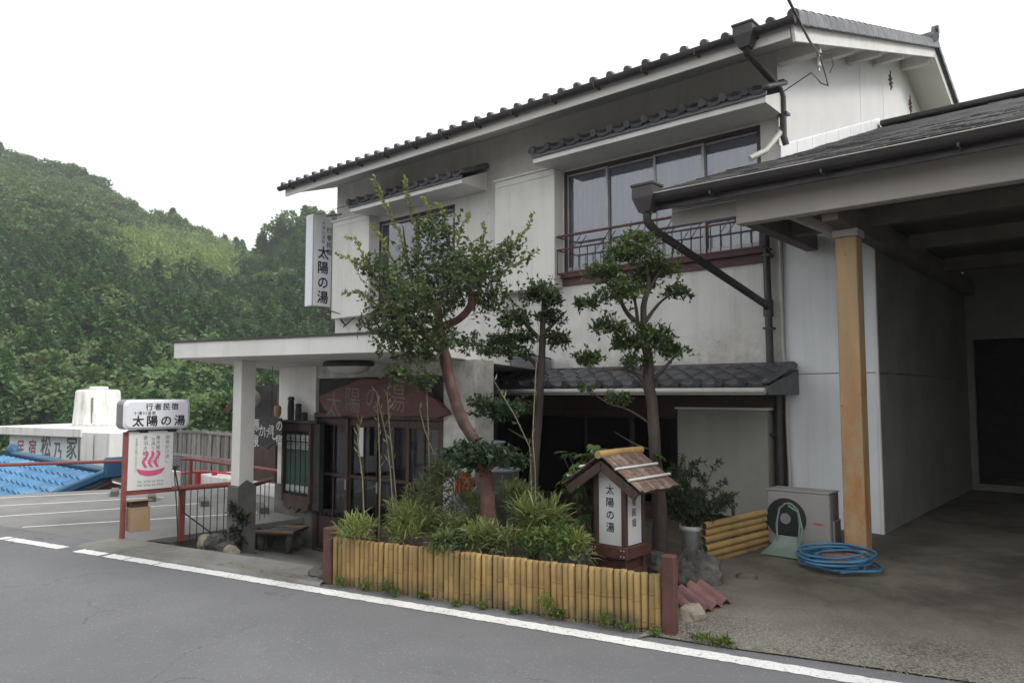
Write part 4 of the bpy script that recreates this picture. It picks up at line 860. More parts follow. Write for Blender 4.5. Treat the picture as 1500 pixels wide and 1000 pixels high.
part('ceiling', MB().box(.29, 8, -1.815, .0, 3.765, 3.785).box(.9, 8, .0005, 5.45, 3.768, 3.785), 'beamd', car)
# roof
rf = MB(); GX0, GX1 = -.52, 8.4
for (x0, x1, y0, y1) in ((GX0, GX1, -2.2, -.004), (.012, GX1, -.004, 4.6)):
    rf.add([(x, y, gz(y) - d) for x in (x0, x1) for y in (y0, y1) for d in (.02, .1)], [(0, 2, 6, 4), (1, 5, 7, 3), (0, 4, 5, 1), (2, 3, 7, 6), (0, 1, 3, 2), (4, 6, 7, 5)])
groof = part('roof', rf, 'beamd', car, 'shallow roof of dark worn shingles')
sh = MB().box(0, .325, 0, .34, 0, .012); me_s = []
for k in range(3):
    q = MB().obox((.16, .17, .011), X, Y, Z, .158 - .004 * k, .17, .008, .004); q.v = [(x, y, z - .028 * y) for x, y, z in q.v]; me = q.mesh('shingle'); me.materials.append(MA['shingle']); me_s.append(me)
gsl = math.atan(.362); stuffm = MB(); cnt = 0
for c_ in range(26):
    y0 = -2.27 + c_ * .28 * math.cos(gsl); x = (GX0 if y0 < -.25 else .03) - (.16 if c_ % 2 else 0)
    while x < (GX1 if c_ > 7 else 5.5):
        x_ = max(x, GX0 if y0 < -.25 else .03)
        mw = frame((x_, y0 + random.uniform(-.012, .012), gz(y0)), X, V((0, math.cos(gsl), math.sin(gsl))), V((0, -math.sin(gsl), math.cos(gsl)))) @ Matrix.Rotation(random.uniform(-.02, .02), 4, 'Z') @ Matrix.Rotation(random.uniform(-.012, .03), 4, 'X')
        if c_ < 11 and cnt < 215 and x < 4.6: piece('shingle', random.choice(me_s), groof, mw); cnt += 1
        else: stuffm.add([mw @ V((a * .158 + .16, .17 + b * .17, .012)) for a, b in ((-1, -1), (1, -1), (1, 1), (-1, 1))], [(0, 1, 2, 3)])
        x += .325
part('upper_shingles', stuffm, 'shingle', groof, kind='stuff')
part('ridge_cap', MB().beam((.05, 4.6, gz(4.6) + .05), (GX1, 4.6, gz(4.6) + .05), .3, .09, .02), 'shingle', groof)
m = MB(); fl = []
for i in range(8):
    y0 = -.0 + i * .58; q = MB().add([(.004, y0 + .006, gz(y0) + .012), (.004, y0 + .574, gz(y0 + .574) + .012), (.004, y0 + .574, gz(y0 + .574) + .19), (.004, y0 + .006, gz(y0) + .19), (.02, y0 + .006, gz(y0) + .012), (.02, y0 + .574, gz(y0 + .574) + .012), (.02, y0 + .574, gz(y0 + .574) + .17), (.02, y0 + .006, gz(y0) + .17)], [(4, 5, 6, 7), (7, 6, 2, 3), (0, 4, 7, 3), (1, 2, 6, 5)]); part('flashing', q, 'whitemetal', groof)
# gutter, fascia, cable
part('fascia', MB().box(GX0, GX1, -2.235, -2.205, 3.62, 3.775, .003), 'gutter', car)
m = MB(); q = 8; gy, gzz = -2.31, 3.765
m.add([(x, gy + .07 * math.cos(PI + PI * j / q), gzz + .09 * math.sin(PI + PI * j / q)) for x in (GX0, GX1) for j in range(q + 1)], [(j, j + 1, q + 2 + j, q + 1 + j) for j in range(q)], True); part('gutter', m, 'gutter', car)
part('cable', MB().tube([(GX0 + .02, gy - .075, gzz - .0), (2.0, gy - .075, gzz - .01), (4.2, gy - .076, gzz), (GX1, gy - .075, gzz)], .006, 5), 'pvc', car)
for i in range(8): part('gutter_hook', MB().box(.2 + i * 1.05, .215 + i * 1.05, gy - .078, gy + .1, gzz - .12, gzz - .085), 'gutter', car)
hopper((-.53, -2.31, 3.70), 1.08, car)
m = MB().tube([(-.53, -2.31, 3.58), (-.53, -2.31, 3.50), (-.50, -2.18, 3.41), (-.155, -.17, 2.80), (-.155, -.1, 2.76)], .046, 10); part('downpipe', m, 'gutter', car)
# beams and post
part('front_beam', MB().box(.28, GX1, -1.96, -1.82, 3.41, 3.77, .006), 'beam', car, 'wide pale front beam')
part('verge_boards', MB().box(-.45, .278, -1.94, -1.90, 3.50, 3.66, .004).box(-.45, .278, -1.935, -1.905, 3.67, 3.76, .004), 'beam', car)
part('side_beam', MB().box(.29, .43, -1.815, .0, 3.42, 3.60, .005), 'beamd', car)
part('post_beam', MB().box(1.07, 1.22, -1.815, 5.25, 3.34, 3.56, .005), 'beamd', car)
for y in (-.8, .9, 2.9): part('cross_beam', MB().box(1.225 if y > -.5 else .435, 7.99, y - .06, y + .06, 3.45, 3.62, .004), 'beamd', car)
for y in (-1.5, -1.25): part('ceiling_strip', MB().box(.45, 7.99, y - .02, y + .02, 3.60, 3.66), 'beam', car)
po = part('post', MB().box(1.04, 1.24, -1.35, -1.15, .13, 3.26, .008), 'postwood', car, 'ochre square post with rust stains'); part('capital', MB().box(1.02, 1.26, -1.37, -1.13, 3.262, 3.335, .006), 'beam', po); part('knee_brace', MB().beam((1.03, -1.25, 3.33), (.62, -1.62, 3.56), .07, .09, .004), 'beam', po)
part('floor_sill', MB().box(1.06, 7.9, 5.2, 5.275, .14, .26), 'pit', car)

# ================================================================== ENTRANCE PORCH
por = thing('entrance_porch', (-4.4, -2.6, -.45), 'flat white concrete canopy on a pillar over dark glazed entrance doors', 'porch')
A_, B_, C_, D_ = (-5.75, -4.82), (-2.23, -4.07), (-3.62, -.01), (-9.1, -.01); zb = lambda y: 2.15 - .02 * (y + 4.82)
def slab(mb, pts, z0, z1):
    n = len(pts); mb.add([(x, y, zb(y) + z0) for x, y in pts] + [(x, y, zb(y) + z1) for x, y in pts], [tuple(range(n))[::-1], tuple(range(n, 2 * n))] + [(i, (i + 1) % n, n + (i + 1) % n, n + i) for i in range(n)])
grow = lambda pts, d: [(x + d * (1 if x > -4.4 else -1), y - d if y < -1 else y) for x, y in pts]
m = MB(); slab(m, [A_, B_, C_, D_], 0, .185); can = part('canopy', m, 'trimw', por); m = MB(); slab(m, grow([A_, B_, C_, D_], .02), .186, .212); part('edge_flashing', m, 'gutter', can)
m = MB(); p0, p1 = V((*B_, 0)).lerp(V((*C_, 0)), .62), V((*B_, 0)).lerp(V((*C_, 0)), .99); m.beam((p0.x + .03, p0.y, 2.16), (p1.x + .03, p1.y, 2.13), .03, .17, .004); part('fascia_board', m, 'potgrey', can)
lm = plane(506, 524, 'Z', 2.13)
m = MB().lathe([(.0, -.075), (.2, -.07), (.25, -.055)], (0, 0, 0), 24, 1.15, .62, .23); lx = -4.2, -3.35
lt = thing('ceiling_light', (lx[0], lx[1], zb(lx[1])), 'oval ceiling light in a dark ring under the white canopy', 'light')
m = MB().lathe([(.27, 0), (.31, -.02), (.31, -.06), (.27, -.07)], (lx[0], lx[1], zb(lx[1]) - .001), 28, 1.2, .7, .23); part('ring', m, 'black', lt); m = MB().lathe([(.27, -.065), (.22, -.13), (.12, -.165), (.001, -.175)], (lx[0], lx[1], zb(lx[1])), 28, 1.2, .7, .23); part('diffuser', m, 'lamp', lt)
pc = (-5.39, -4.07)
pl = part('pillar', MB().box(pc[0] - .1, pc[0] + .1, pc[1] - .1, pc[1] + .1, .5, zb(pc[1]) - .002, .006), 'trimw', por, 'white square pillar with grey stone base')
m = MB(); e = .125; t_ = [(-e, -e), (e, -e), (e, e), (-e, e)]
m.add([(pc[0] + x, pc[1] + y, -.42) for x, y in t_] + [(pc[0] + x, pc[1] + y, .55) for x, y in t_] + [(pc[0] + x * 1.0, pc[1] + y * 1.0, z) for x, y, z in ((0, -e, .55), (e, 0, .635), (0, e, .55), (-e, 0, .635))] + [(pc[0], pc[1], .64)],
      [(0, 1, 5, 4), (1, 2, 6, 5), (2, 3, 7, 6), (3, 0, 4, 7), (4, 5, 8), (5, 6, 9), (6, 7, 10), (7, 4, 11), (8, 5, 9, 12), (9, 6, 10, 12), (10, 7, 11, 12), (11, 4, 8, 12)])
part('stone_base', m, 'stonebase', pl)
PY = -2.82
part('side_wall', MB().box(-6.62, -5.66, PY, PY + .22, .38, zb(PY) - .003, .004), 'trimw', por); part('wall_base', MB().box(-6.64, -5.665, PY - .03, PY + .25, -.5, .378, .01), 'stonebase', por)
part('corner_pier', MB().box(-3.02, -2.5, PY - .02, PY + .3, -.5, zb(PY) - .003, .004), 'wall', por)
part('return_wall', MB().beam((-3.05, PY + .3, .7), (-4.95, -.03, .7), .08, 2.4), 'wood', por)
part('header', MB().box(-5.655, -3.025, PY + .02, PY + .12, 1.93, zb(PY) - .004, .004), 'wall', por); part('transom', MB().box(-5.655, -3.025, PY + .05, PY + .1, 1.45, 1.928, .004), 'blackwood', por)
part('lintel', MB().box(-5.655, -3.025, PY - .03, PY + .12, 1.385, 1.448, .006), 'wood', por)
part('hall', MB().box(-5.6, -3.04, PY + .9, PY + .95, -.46, 1.9).box(-5.655, -5.62, PY + .13, PY + .9, -.46, 1.4), 'dark', por)
part('door_jamb', MB().box(-5.655, -5.58, PY - .02, PY + .11, -.45, 1.383, .004).box(-3.1, -3.025, PY - .02, PY + .11, -.45, 1.383, .004), 'wood', por); part('threshold', MB().box(-5.6, -3.1, PY - .06, PY + .14, -.455, -.41, .006), 'wood', por)
xs = [-5.57, -4.95, -4.33, -3.71, -3.11]
for i in range(4):
    a, c = xs[i] - (.02 if i else 0), xs[i + 1] + .02; y = PY + (.02 if i in (0, 3) else .06)
    m = MB().box(a, a + .055, y, y + .035, -.4, 1.38, .004).box(c - .055, c, y, y + .035, -.4, 1.38, .004).box(a + .055, c - .055, y + .002, y + .033, 1.28, 1.378, .004).box(a + .055, c - .055, y + .002, y + .033, -.398, .02, .004).box(a + .055, c - .055, y + .004, y + .031, .58, .62, .003)
    m.box((a + c) / 2 - .012, (a + c) / 2 + .012, y + .006, y + .03, .02, 1.28)
    d_ = part('sliding_door', m, 'wood', por)
    for z0, z1 in ((.02, .58), (.62, 1.28)):
        for q0, q1 in ((a + .055, (a + c) / 2 - .012), ((a + c) / 2 + .012, c - .055)): part('pane', MB().quad((q0, y + .018, z0), (q1, y + .018, z0), (q1, y + .018, z1), (q0, y + .018, z1)), 'glassd', d_)
    part('handle', MB().box(c - .045, c - .015, y - .008, y, .42, .56, .003), 'alu', d_)
    m = MB(); k = 22; row = [(a + .06 + (c - a - .12) * j / k, y + .13 + .02 * math.sin(j * 1.5 + i * 2)) for j in range(k + 1)]
    if i != 1: m.add([(x, q, z) for z in (.0, 1.32) for x, q in row], [(j, j + 1, k + 2 + j, k + 1 + j) for j in range(k)], True); part('curtain', m, 'curtaind', d_)
# ================================================================== SIGNS
# carved board over the doors
y_ = PY - .10
o2 = [(466, 582), (492, 570), (512, 562), (530, 554), (552, 556), (577, 552), (598, 560), (618, 572), (641, 588), (657, 606), (640, 612), (612, 608), (585, 610), (560, 606), (535, 612), (508, 608), (490, 610), (476, 600)]
o3 = [plane(a, c, 'Y', y_) for a, c in o2]
cs = thing('name_board', (-4.4, y_, 1.45), 'red-brown carved wooden name board hung over the entrance doors', 'sign')
m = MB().prism([(p.x, p.z) for p in o3], (0, y_, 0), X, Z, -Y, .06); part('board', m, 'signwood', cs)
m = MB()
for ch, (a, c), s_ in zip('太陽の湯', ((489, 592), (517, 585), (546, 582), (580, 582)), (.36, .36, .34, .38)):
    p = plane(a, c, 'Y', y_ - .004); text(m, ch, p, X, Z, s_, bold=.0, lean=-.08)
part('lettering', m, 'inkcarve', cs)
for x in (-5.0, -3.8): part('bracket', MB().box(x - .02, x + .02, y_ + .061, PY + .049, 1.6, 1.66), 'sash', cs)
# welcome strips cabinet
cab = thing('welcome_cabinet', (-5.9, -2.9, .1), 'wooden wall frame holding five green welcome strips beside the doors', 'notice board')
c0, c1 = plane(414, 620, 'Y', -2.96), plane(456, 620, 'Y', -2.96); x0, x1 = c0.x, c1.x
part('back_panel', MB().box(x0 + .02, x1 - .02, -2.89, -2.851, .2, 1.32, .003), 'blackwood', cab)
m = MB().box(x0, x0 + .045, -2.97, -2.851, .18, 1.3, .004).box(x1 - .045, x1, -2.97, -2.851, .18, 1.3, .004).box(x0 + .045, x1 - .045, -2.965, -2.851, 1.18, 1.3, .004); part('frame', m, 'wood', cab)
part('canopy_board', MB().box(x0 - .08, x1 + .2, -3.02, -2.851, 1.301, 1.335, .004), 'blackwood', cab)
m = MB().prism([(x0 + .046, .28), (x1 - .046, .28), (x1 - .046, .1), (x1 - .16, .06), (x1 - .25, .11), ((x0 + x1) / 2, .03), (x0 + .25, .11), (x0 + .16, .06), (x0 + .046, .1)], (0, -2.96, 0), X, Z, -Y, .05); part('apron', m, 'wood', cab)
part('side_case', MB().box(x1 + .001, x1 + .16, -2.93, -2.851, .1, 1.3, .004), 'blackwood', cab)
n5 = 5; sw = (x1 - x0 - .1) / n5
for i in range(n5):
    a = x0 + .05 + i * sw; st = part('green_strip', MB().box(a + .006, a + sw - .012, -2.925, -2.905, .3, 1.15, .003), 'green', cab)
    m = MB(); text(m, '歓迎', (a + sw / 2 - .003, -2.9275, 1.085), X, Z, .105, True, bold=.02); text(m, '様', (a + sw / 2 - .003, -2.9275, .37), X, Z, .105, True, bold=.02); part('lettering', m, 'inkwhite', st)
for i, (x_, h) in enumerate(((435, .34), (446, .24), (455, .12))):
    p = plane(x_ - 9, 612, 'Y', -2.93); m = MB().lathe([(.045, 0), (.05, h * .5), (.04, h * .85), (.055, h * .9), (.03, h)], (p.x, -2.93, 1.3355), 9)
    solo('wooden_figure', m, 'blackwood', (p.x, -2.93, 1.3355), ('tall', 'middle-sized', 'short')[i] + ' dark carved figure on the ledge of the welcome frame', 'ornament', 'carved figures on the ledge')
# hanging sign between pillar and wall
hs = thing('hanging_sign', (-6.3, -3.2, 1.0), 'dark hanging sign with white brushed writing between pillar and porch wall', 'sign')
pts = [(350, 611), (410, 612), (413, 618), (413, 648), (404, 648), (397, 652), (390, 658), (384, 652), (374, 648), (350, 648)]
pp = [plane(a, c, 'Y', -3.2) for a, c in pts]; part('board', MB().prism([(p.x, p.z) for p in pp], (0, -3.2, 0), X, Z, -Y, .03), 'blackwood', hs)
m = MB()
for s_, (a, c), sz in (('源泉', (375, 622), .19), ('の宿', (409, 623), .17)): text(m, s_, plane(a, c, 'Y', -3.204), X, Z, sz, True, 1.2, .014)
for ch, (a, c), sz in (('か', (384, 630), .19), ('け', (391, 633), .17), ('流', (397.5, 629), .15), ('し', (403, 634), .22)): text(m, ch, plane(a, c, 'Y', -3.204), X, Z, sz, bold=.014)
part('lettering', m, 'inkwhite', hs)
for x in (pp[0].x + .2, pp[1].x - .25): part('chain', MB().tube([(x, -3.185, pp[0].z - .01), (x, -3.185, zb(-3.2) - .001)], .006, 5), 'wire', hs)
lan_ = MB().lathe([(.03, -.17), (.05, -.13), (.055, -.03), (.03, 0)], (pp[1].x - .16, -3.14, 1.55), 10).tube([(pp[1].x - .16, -3.14, 1.54), (pp[1].x - .16, -3.14, zb(-3.1) - .002)], .004, 4)
solo('hanging_gourd', lan_, 'bamboo', (pp[1].x - .16, -3.14, 1.38), 'small yellow-brown gourd hanging above the dark hanging sign', 'ornament')
# projecting light box on the upper corner
vz0, vz1 = 3.46, 5.36
vs_ = thing('projecting_sign', (-9.43, -.25, vz0), 'tall narrow white light-box sign projecting from the upper corner of the inn', 'sign')
part('case', MB().box(-9.56, -9.285, -.475, -.03, vz0, vz1, .02), 'alu', vs_)
fs_ = part('face_panel', MB().box(-9.284, -9.276, -.455, -.045, vz0 + .025, vz1 - .025, .003), 'signwhite', vs_); part('side_panel', MB().box(-9.54, -9.30, -.483, -.4755, vz0 + .025, vz1 - .025, .003), 'signwhite', vs_)
m = MB(); text(m, '太陽の湯', (-9.273, -.24, 4.58), Y, Z, .27, True, 1.12, .022, 1.0); text(m, '行者民宿', (-9.273, -.105, 5.06), Y, Z, .135, True, 1.1, .015); text(m, '十津川温泉', (-9.273, -.245, 5.19), Y, Z, .085, True, 1.12, .0)
part('lettering', m, 'ink', vs_)
part('stay', MB().tube([(-9.4, -.2, vz1 + .0), (-9.0, -.005, vz1 + .02)], .012, 6).tube([(-9.3, -.4, vz1 - .02), (-8.3, -.2, vz1 + .09), (-7.85, -.01, 5.25)], .006, 5).tube([(-9.3, -.3, vz0 + .01), (-8.6, -.2, vz0 - .2), (-8.0, -.17, vz0 - .13)], .009, 5).tube([(-8.1, -.01, vz0 - .02), (-8.55, -.25, 3.02)], .012, 5), 'wire', vs_)
# roadside light box over the hot-spring board, on red posts
sr, sn = V((.07, .9975, 0)), V((.9975, -.07, 0)); S0 = V((-5.86, -5.33, 0))
rs = thing('roadside_sign', (-5.86, -5.05, 0), 'white rounded light-box sign on top of the hot-spring board by the road', 'sign')
def rrect(w_, h_, r_, k=6): return [(sx * (w_ - r_) + r_ * math.cos(a0 + PI / 2 * j / k), sy * (h_ - r_) + r_ * math.sin(a0 + PI / 2 * j / k)) for sx, sy, a0 in ((1, 1, 0), (-1, 1, PI / 2), (-1, -1, PI), (1, -1, 3 * PI / 2)) for j in range(k + 1)]
bc = S0 + sr * .335 + Z * 1.465
m = MB().prism(rrect(.385, .178, .07), bc + sn * .10, sr, Z, sn, .24); part('case', m, 'alu', rs)
m = MB(); oo = rrect(.385, .178, .07); oi = rrect(.35, .15, .055); k = len(oo); F_ = bc + sn * .10; G_ = bc + sn * .13
m.add([F_ + sr * x + Z * z for x, z in oo] + [G_ + sr * x + Z * z for x, z in oi], [(i, (i + 1) % k, k + (i + 1) % k, k + i) for i in range(k)] + [tuple(range(k, 2 * k))]); part('face_panel', m, 'signwhite', rs)
m = MB(); q = bc + sn * .134
text(m, '行者民宿', q + sr * -.105 + Z * .093, sr, Z, .088, pitch=1.12, bold=.012); text(m, '十津川温泉', q + sr * -.26 + Z * .018, sr, Z, .048, pitch=1.08, bold=.0); text(m, '太陽の湯', q + sr * -.225 + Z * -.075, sr, Z, .135, pitch=1.18, bold=.022)
part('lettering', m, 'ink', rs); part('foot', MB().obox(bc + sr * -.13 - Z * .198, sr, sn, Z, .05, .05, .02).obox(bc + sr * .2 - Z * .198, sr, sn, Z, .05, .05, .02), 'black', rs)
hb = thing('hot_spring_board', (-5.86, -5.05, 0), 'white board with a pink hot-spring mark held in red posts', 'sign')
q0 = S0 + sr * .02; part('board', MB().obox(q0 + sr * .28 + sn * .03 + Z * .915, sr, sn, Z, .255, .012, .345, .003), 'boardwhite', hb)
part('post', MB().obox(q0 + sr * .0 + Z * .60, sr, sn, Z, .025, .025, .66, .004), 'red', hb); part('lower_rail', MB().obox(q0 + sr * .3 + Z * .54, sr, sn, Z, .275, .02, .025, .003), 'red', hb)
part('top_rail', MB().obox(q0 + sr * .3 + Z * 1.272, sr, sn, Z, .275, .012, .008), 'red', hb)
bcx = q0 + sr * .28 + sn * .044
m = MB(); P2 = lambda x, z: bcx + sr * x + Z * z
for s_, x, z, sz, bo in (('源泉かけ流し', .185, 1.185, .052, .0), ('露天風呂有り', .075, 1.185, .052, .0), ('日帰り入浴可', .018, 1.165, .048, .0), ('素泊大歓迎', -.07, 1.185, .055, .0), ('お気軽にお問い合わせ下さい', -.17, 1.17, .028, .0)): text(m, s_, P2(x, z), sr, Z, sz, True, 1.12, bo)
text(m, 'TEL 0746-64-0044', P2(-.14, .665), sr, Z, .036, pitch=.52, bold=.0); text(m, 'FAX 0746-64-0042', P2(-.14, .622), sr, Z, .036, pitch=.52, bold=.0)
part('lettering', m, 'inkgrey', hb)
m = MB(); bp_ = bcx + sn * .003
for x in (-.06, .005, .075):
    row = [(x + .022 * math.sin(j / 12 * 2.1 * PI + .3) - .006, 1.03 - .2 * j / 12, .006 + .010 * math.sin(min(1, j / 4 + .2) * PI / 2)) for j in range(13)]
    m.add([bp_ + sr * (a + s_ * c) + Z * e for a, e, c in row for s_ in (-1, 1)], [(2 * j, 2 * j + 1, 2 * j + 3, 2 * j + 2) for j in range(12)])
up_ = [(-.165 + .33 * j / 14, .822 - .03 * math.sin(PI * j / 14)) for j in range(15)]; lo_ = [(-.15 + .30 * j / 14, .79 - .062 * math.sin(PI * j / 14) ** .5) for j in range(15)]
m.add([bp_ + sr * a + Z * c for a, c in up_ + lo_], [(j, j + 1, 16 + j, 15 + j) for j in range(14)]); part('hot_spring_mark', m, 'pink', hb)
part('junction_box', MB().obox(q0 + sr * .585 + sn * .02 + Z * .88, sr, sn, Z, .035, .035, .05, .004), 'potgrey', hb)
part('cable', MB().tube([q0 + sr * .56 + sn * .03 + Z * .84, q0 + sr * .6 + sn * .05 + Z * .6, q0 + sr * .68 + sn * .06 + Z * .25, V((-5.6, -4.35, -.02)), V((-5.45, -4.1, .0))], .009, 6).tube([q0 + sr * .56 + sn * .02 + Z * .84, q0 + sr * .6 + sn * .02 + Z * .4, q0 + sr * .64 + Z * -.02], .007, 5), 'wire', hb)
# cardboard box under the board
cb = thing('cardboard_box', (-5.79, -5.14, .1), 'brown cardboard box tied under the hot-spring board', 'box')
part('box', MB().obox(q0 + sr * .15 + sn * .06 + Z * .24, sr, sn, Z, .105, .09, .14, .004), 'card', cb); part('inner_box', MB().obox(q0 + sr * .14 + sn * .05 + Z * .412, sr, sn, Z, .095, .08, .03), 'wood', cb); part('flap', MB().obox(q0 + sr * .14 + sn * .07 + Z * .452, sr, (sn + Z * .12).normalized(), (Z - sn * .12).normalized(), .12, .12, .008, .003), 'card', cb)
# near red railing from the sign to the porch
rr = thing('red_railing', (-5.85, -4.4, 0), 'low red railing with thin bars between roadside sign and porch pillar', 'railing')
e0, e1, e2 = q0 + sr * .55 + Z * .545, V((-5.5, -4.05, .57)), V((-6.6, -2.9, .45))
part('top_rail', MB().tube([e0, V((-5.62, -4.3, .56)), e1], .032, 8), 'red', rr); part('back_rail', MB().tube([V((-5.52, -4.0, .5)), e2], .03, 8), 'red', rr)
part('post', MB().obox(V((-5.82, -4.63, .22)), sr, sn, Z, .035, .03, .33, .004), 'red', rr)
for i in range(7):
    p = e0.lerp(e1, .28 + .1 * i); part('bar', MB().tube([(p.x, p.y, p.z - .03), (p.x, p.y, -.12)], .006, 5), 'wire', rr)
for i in range(6):
    p = V((-5.52, -4.0, .5)).lerp(e2, .12 + .15 * i); part('bar', MB().tube([(p.x, p.y, p.z - .03), (p.x, p.y, -.3)], .006, 5), 'wire', rr)
# far railing along the parking lot
fr = thing('red_railing', (-10.6, -2.2, -.05), 'long red pipe railing along the far edge of the parking lot', 'railing')
path = [V((-13.2, -6.9, .47)), plane(0, 683, 'Z', .47), plane(183, 679, 'Z', .46), V((-10.5, -2.15, .42)), plane(345, 689, 'Y', -2.0), plane(405, 692, 'Y', -1.9)]
path = [path[0], V((-12.7, -6.8, .48)), V((-10.85, -2.1, .46)), V((-5.9, -2.03, .40))]
part('top_rail', MB().tube(path[1:], .03, 8), 'red', fr)
for i in range(9):
    if i in (1, 2, 3, 4, 7): continue
    p = path[1] if i == 0 else path[2].lerp(path[3], {5: .0, 6: .33, 8: .9}[i]); part('post', MB().obox((p.x, p.y, p.z / 2 - .04), X, Y, Z, .03, .03, p.z / 2 + .02, .004), 'red', fr)
for i, (a, c) in enumerate(((168, 724), (222, 731), (298, 738), (383, 748))):
    p = plane(a, c, 'Z', -.045); dd = V((.93, -.37, 0)) if False else V((.91, -.42, 0)); solo('wheel_stop', MB().obox(p + Z * .04, V((.92, -.39, 0)).normalized(), V((.39, .92, 0)).normalized(), Z, .30, .06, .05, .008), 'stonebase', p, ('first', 'second', 'third', 'fourth')[i] + ' low concrete wheel stop of the parking bays counted from the blue roof side', 'wheel stop', 'wheel stops in the parking lot')

# ================================================================== BAMBOO FENCE
f0, f1 = V((-2.30, -4.885, 0)), V((.655, -4.19, 0)); fd = (f1 - f0).normalized(); fn = V((-fd.y, fd.x, 0))
bf = thing('bamboo_fence', (f0 + f1) / 2, 'low fence of upright yellow bamboo poles along the garden by the road', 'fence')
mes = []
for k in range(7):
    m = MB(); pr = [(.0255, 0)]; z = random.uniform(.03, .3)
    while z < .40: pr += [(.0252, z - .016), (.0226, z - .006), (.0288, z), (.0230, z + .008), (.0252, z + .017)]; z += random.uniform(.16, .30)
    pr += [(.0255, .43), (.019, .432), (.019, .40)]
    m.lathe(pr, (0, 0, 0), 8); me = m.mesh('bamboo_pole'); me.materials.append(MA['bamboo']); mes.append(me)
NP = 59
for i in range(NP):
    p = f0.lerp(f1, (i + .5) / NP); s_ = random.uniform(.98, 1.1)
    o = piece('bamboo_pole', random.choice(mes), bf, Matrix.Translation((p.x + random.uniform(-.004, .004), p.y + random.uniform(-.006, .006), -.015 + random.uniform(-.003, .003))) @ Matrix.Rotation(random.uniform(-.018, .018), 4, 'Y') @ Matrix.Rotation(random.uniform(0, 6.28), 4, 'Z') @ Matrix.Diagonal((s_, s_, random.uniform(.99, 1.005), 1)))
for z in (.12, .33): part('back_rail', MB().tube([f0 + fn * .045 + Z * z, f1 + fn * .045 + Z * z], .018, 7), 'bamboo', bf)
for p, h in ((f0 - fd * .045, .5), (f1 + fd * .055, .56)): part('end_post', MB().obox(p + Z * (h / 2 - .05), fd, fn, Z, .048, .048, h / 2 + .05, .008), 'woodred', bf)

# ================================================================== LANTERN SIGN in the garden
LX0, LX1, LY0, LY1 = -.41, -.085, -3.50, -3.17; lcx, lcy = (LX0 + LX1) / 2, (LY0 + LY1) / 2
ls = thing('lantern_sign', (lcx, lcy, .06), 'small wooden lantern house with white lettered panels and a bark roof in the garden', 'sign')
m = MB()
for x in (LX0 + .02, LX1 - .02):
    for y in (LY0 + .02, LY1 - .02): m = MB().box(x - .022, x + .022, y - .022, y + .022, .10, .98, .004); part('post', m, 'wood', ls)
m = MB()
for z0, z1, d in ((.30, .40, .028), (.06, .20, .01)):
    m.box(LX0 - d, LX1 + d, LY0 - d, LY0 + .03 - d, z0, z1, .004).box(LX0 - d, LX1 + d, LY1 - .03 + d, LY1 + d, z0, z1, .004).box(LX0 - d, LX0 + .03 - d, LY0 + .0301 - d, LY1 - .0301 + d, z0, z1, .004).box(LX1 - .03 + d, LX1 + d, LY0 + .0301 - d, LY1 - .0301 + d, z0, z1, .004)
part('base_frame', m, 'woodred', ls); part('base_box', MB().box(LX0 + .03, LX1 - .03, LY0 + .03, LY1 - .03, .05, .32), 'woodred', ls)
m = MB()
for x in (LX0 + .03, LX1 - .03, LX0 - .0, LX1 - .0):
    for z in (.325, .375): m.lathe([(.007, 0), (.005, .003), (.001, .004)], (0, 0, 0), 6); k = 18; m.v[-k:] = [(x + a * .9, LY0 - .0285 - c, z + b_) for a, b_, c in m.v[-k:]]
part('bolt', m, 'inkwhite', ls)
fp = part('front_panel', MB().box(LX0 + .043, LX1 - .043, LY0 + .016, LY0 + .024, .401, 1.06, .002), 'paper', ls); sp = part('side_panel', MB().box(LX1 - .024, LX1 - .016, LY0 + .043, LY1 - .043, .401, .95, .002), 'paper', ls); part('side_panel', MB().box(LX0 + .016, LX0 + .024, LY0 + .043, LY1 - .043, .401, .95, .002), 'paper', ls)
m = MB(); text(m, '太陽の湯', (lcx, LY0 + .014, .875), X, Z, .088, True, 1.22, .016); part('lettering', m, 'ink', fp)
m = MB(); text(m, '行者民宿', (LX1 - .014, lcy, .86), Y, Z, .075, True, 1.2, .012); part('lettering', m, 'ink', sp)
m = MB().box(LX0 + .043, LX1 - .043, LY1 - .024, LY1 - .016, .401, 1.0)
part('back_panel', m, 'paper', ls)
RZ, EZ, RH = 1.165, .90, .40; ry0, ry1 = LY0 - .15, LY1 + .16
rf_ = part('roof', MB().prism([(lcx - RH + .03, EZ - .005), (lcx, RZ - .03), (lcx + RH - .03, EZ - .005), (lcx + RH - .03, EZ - .03), (lcx, RZ - .058), (lcx - RH + .03, EZ - .03)], (0, ry0 + .02, 0), X, Z, -Y, ry1 - ry0 - .04), 'wood', ls)
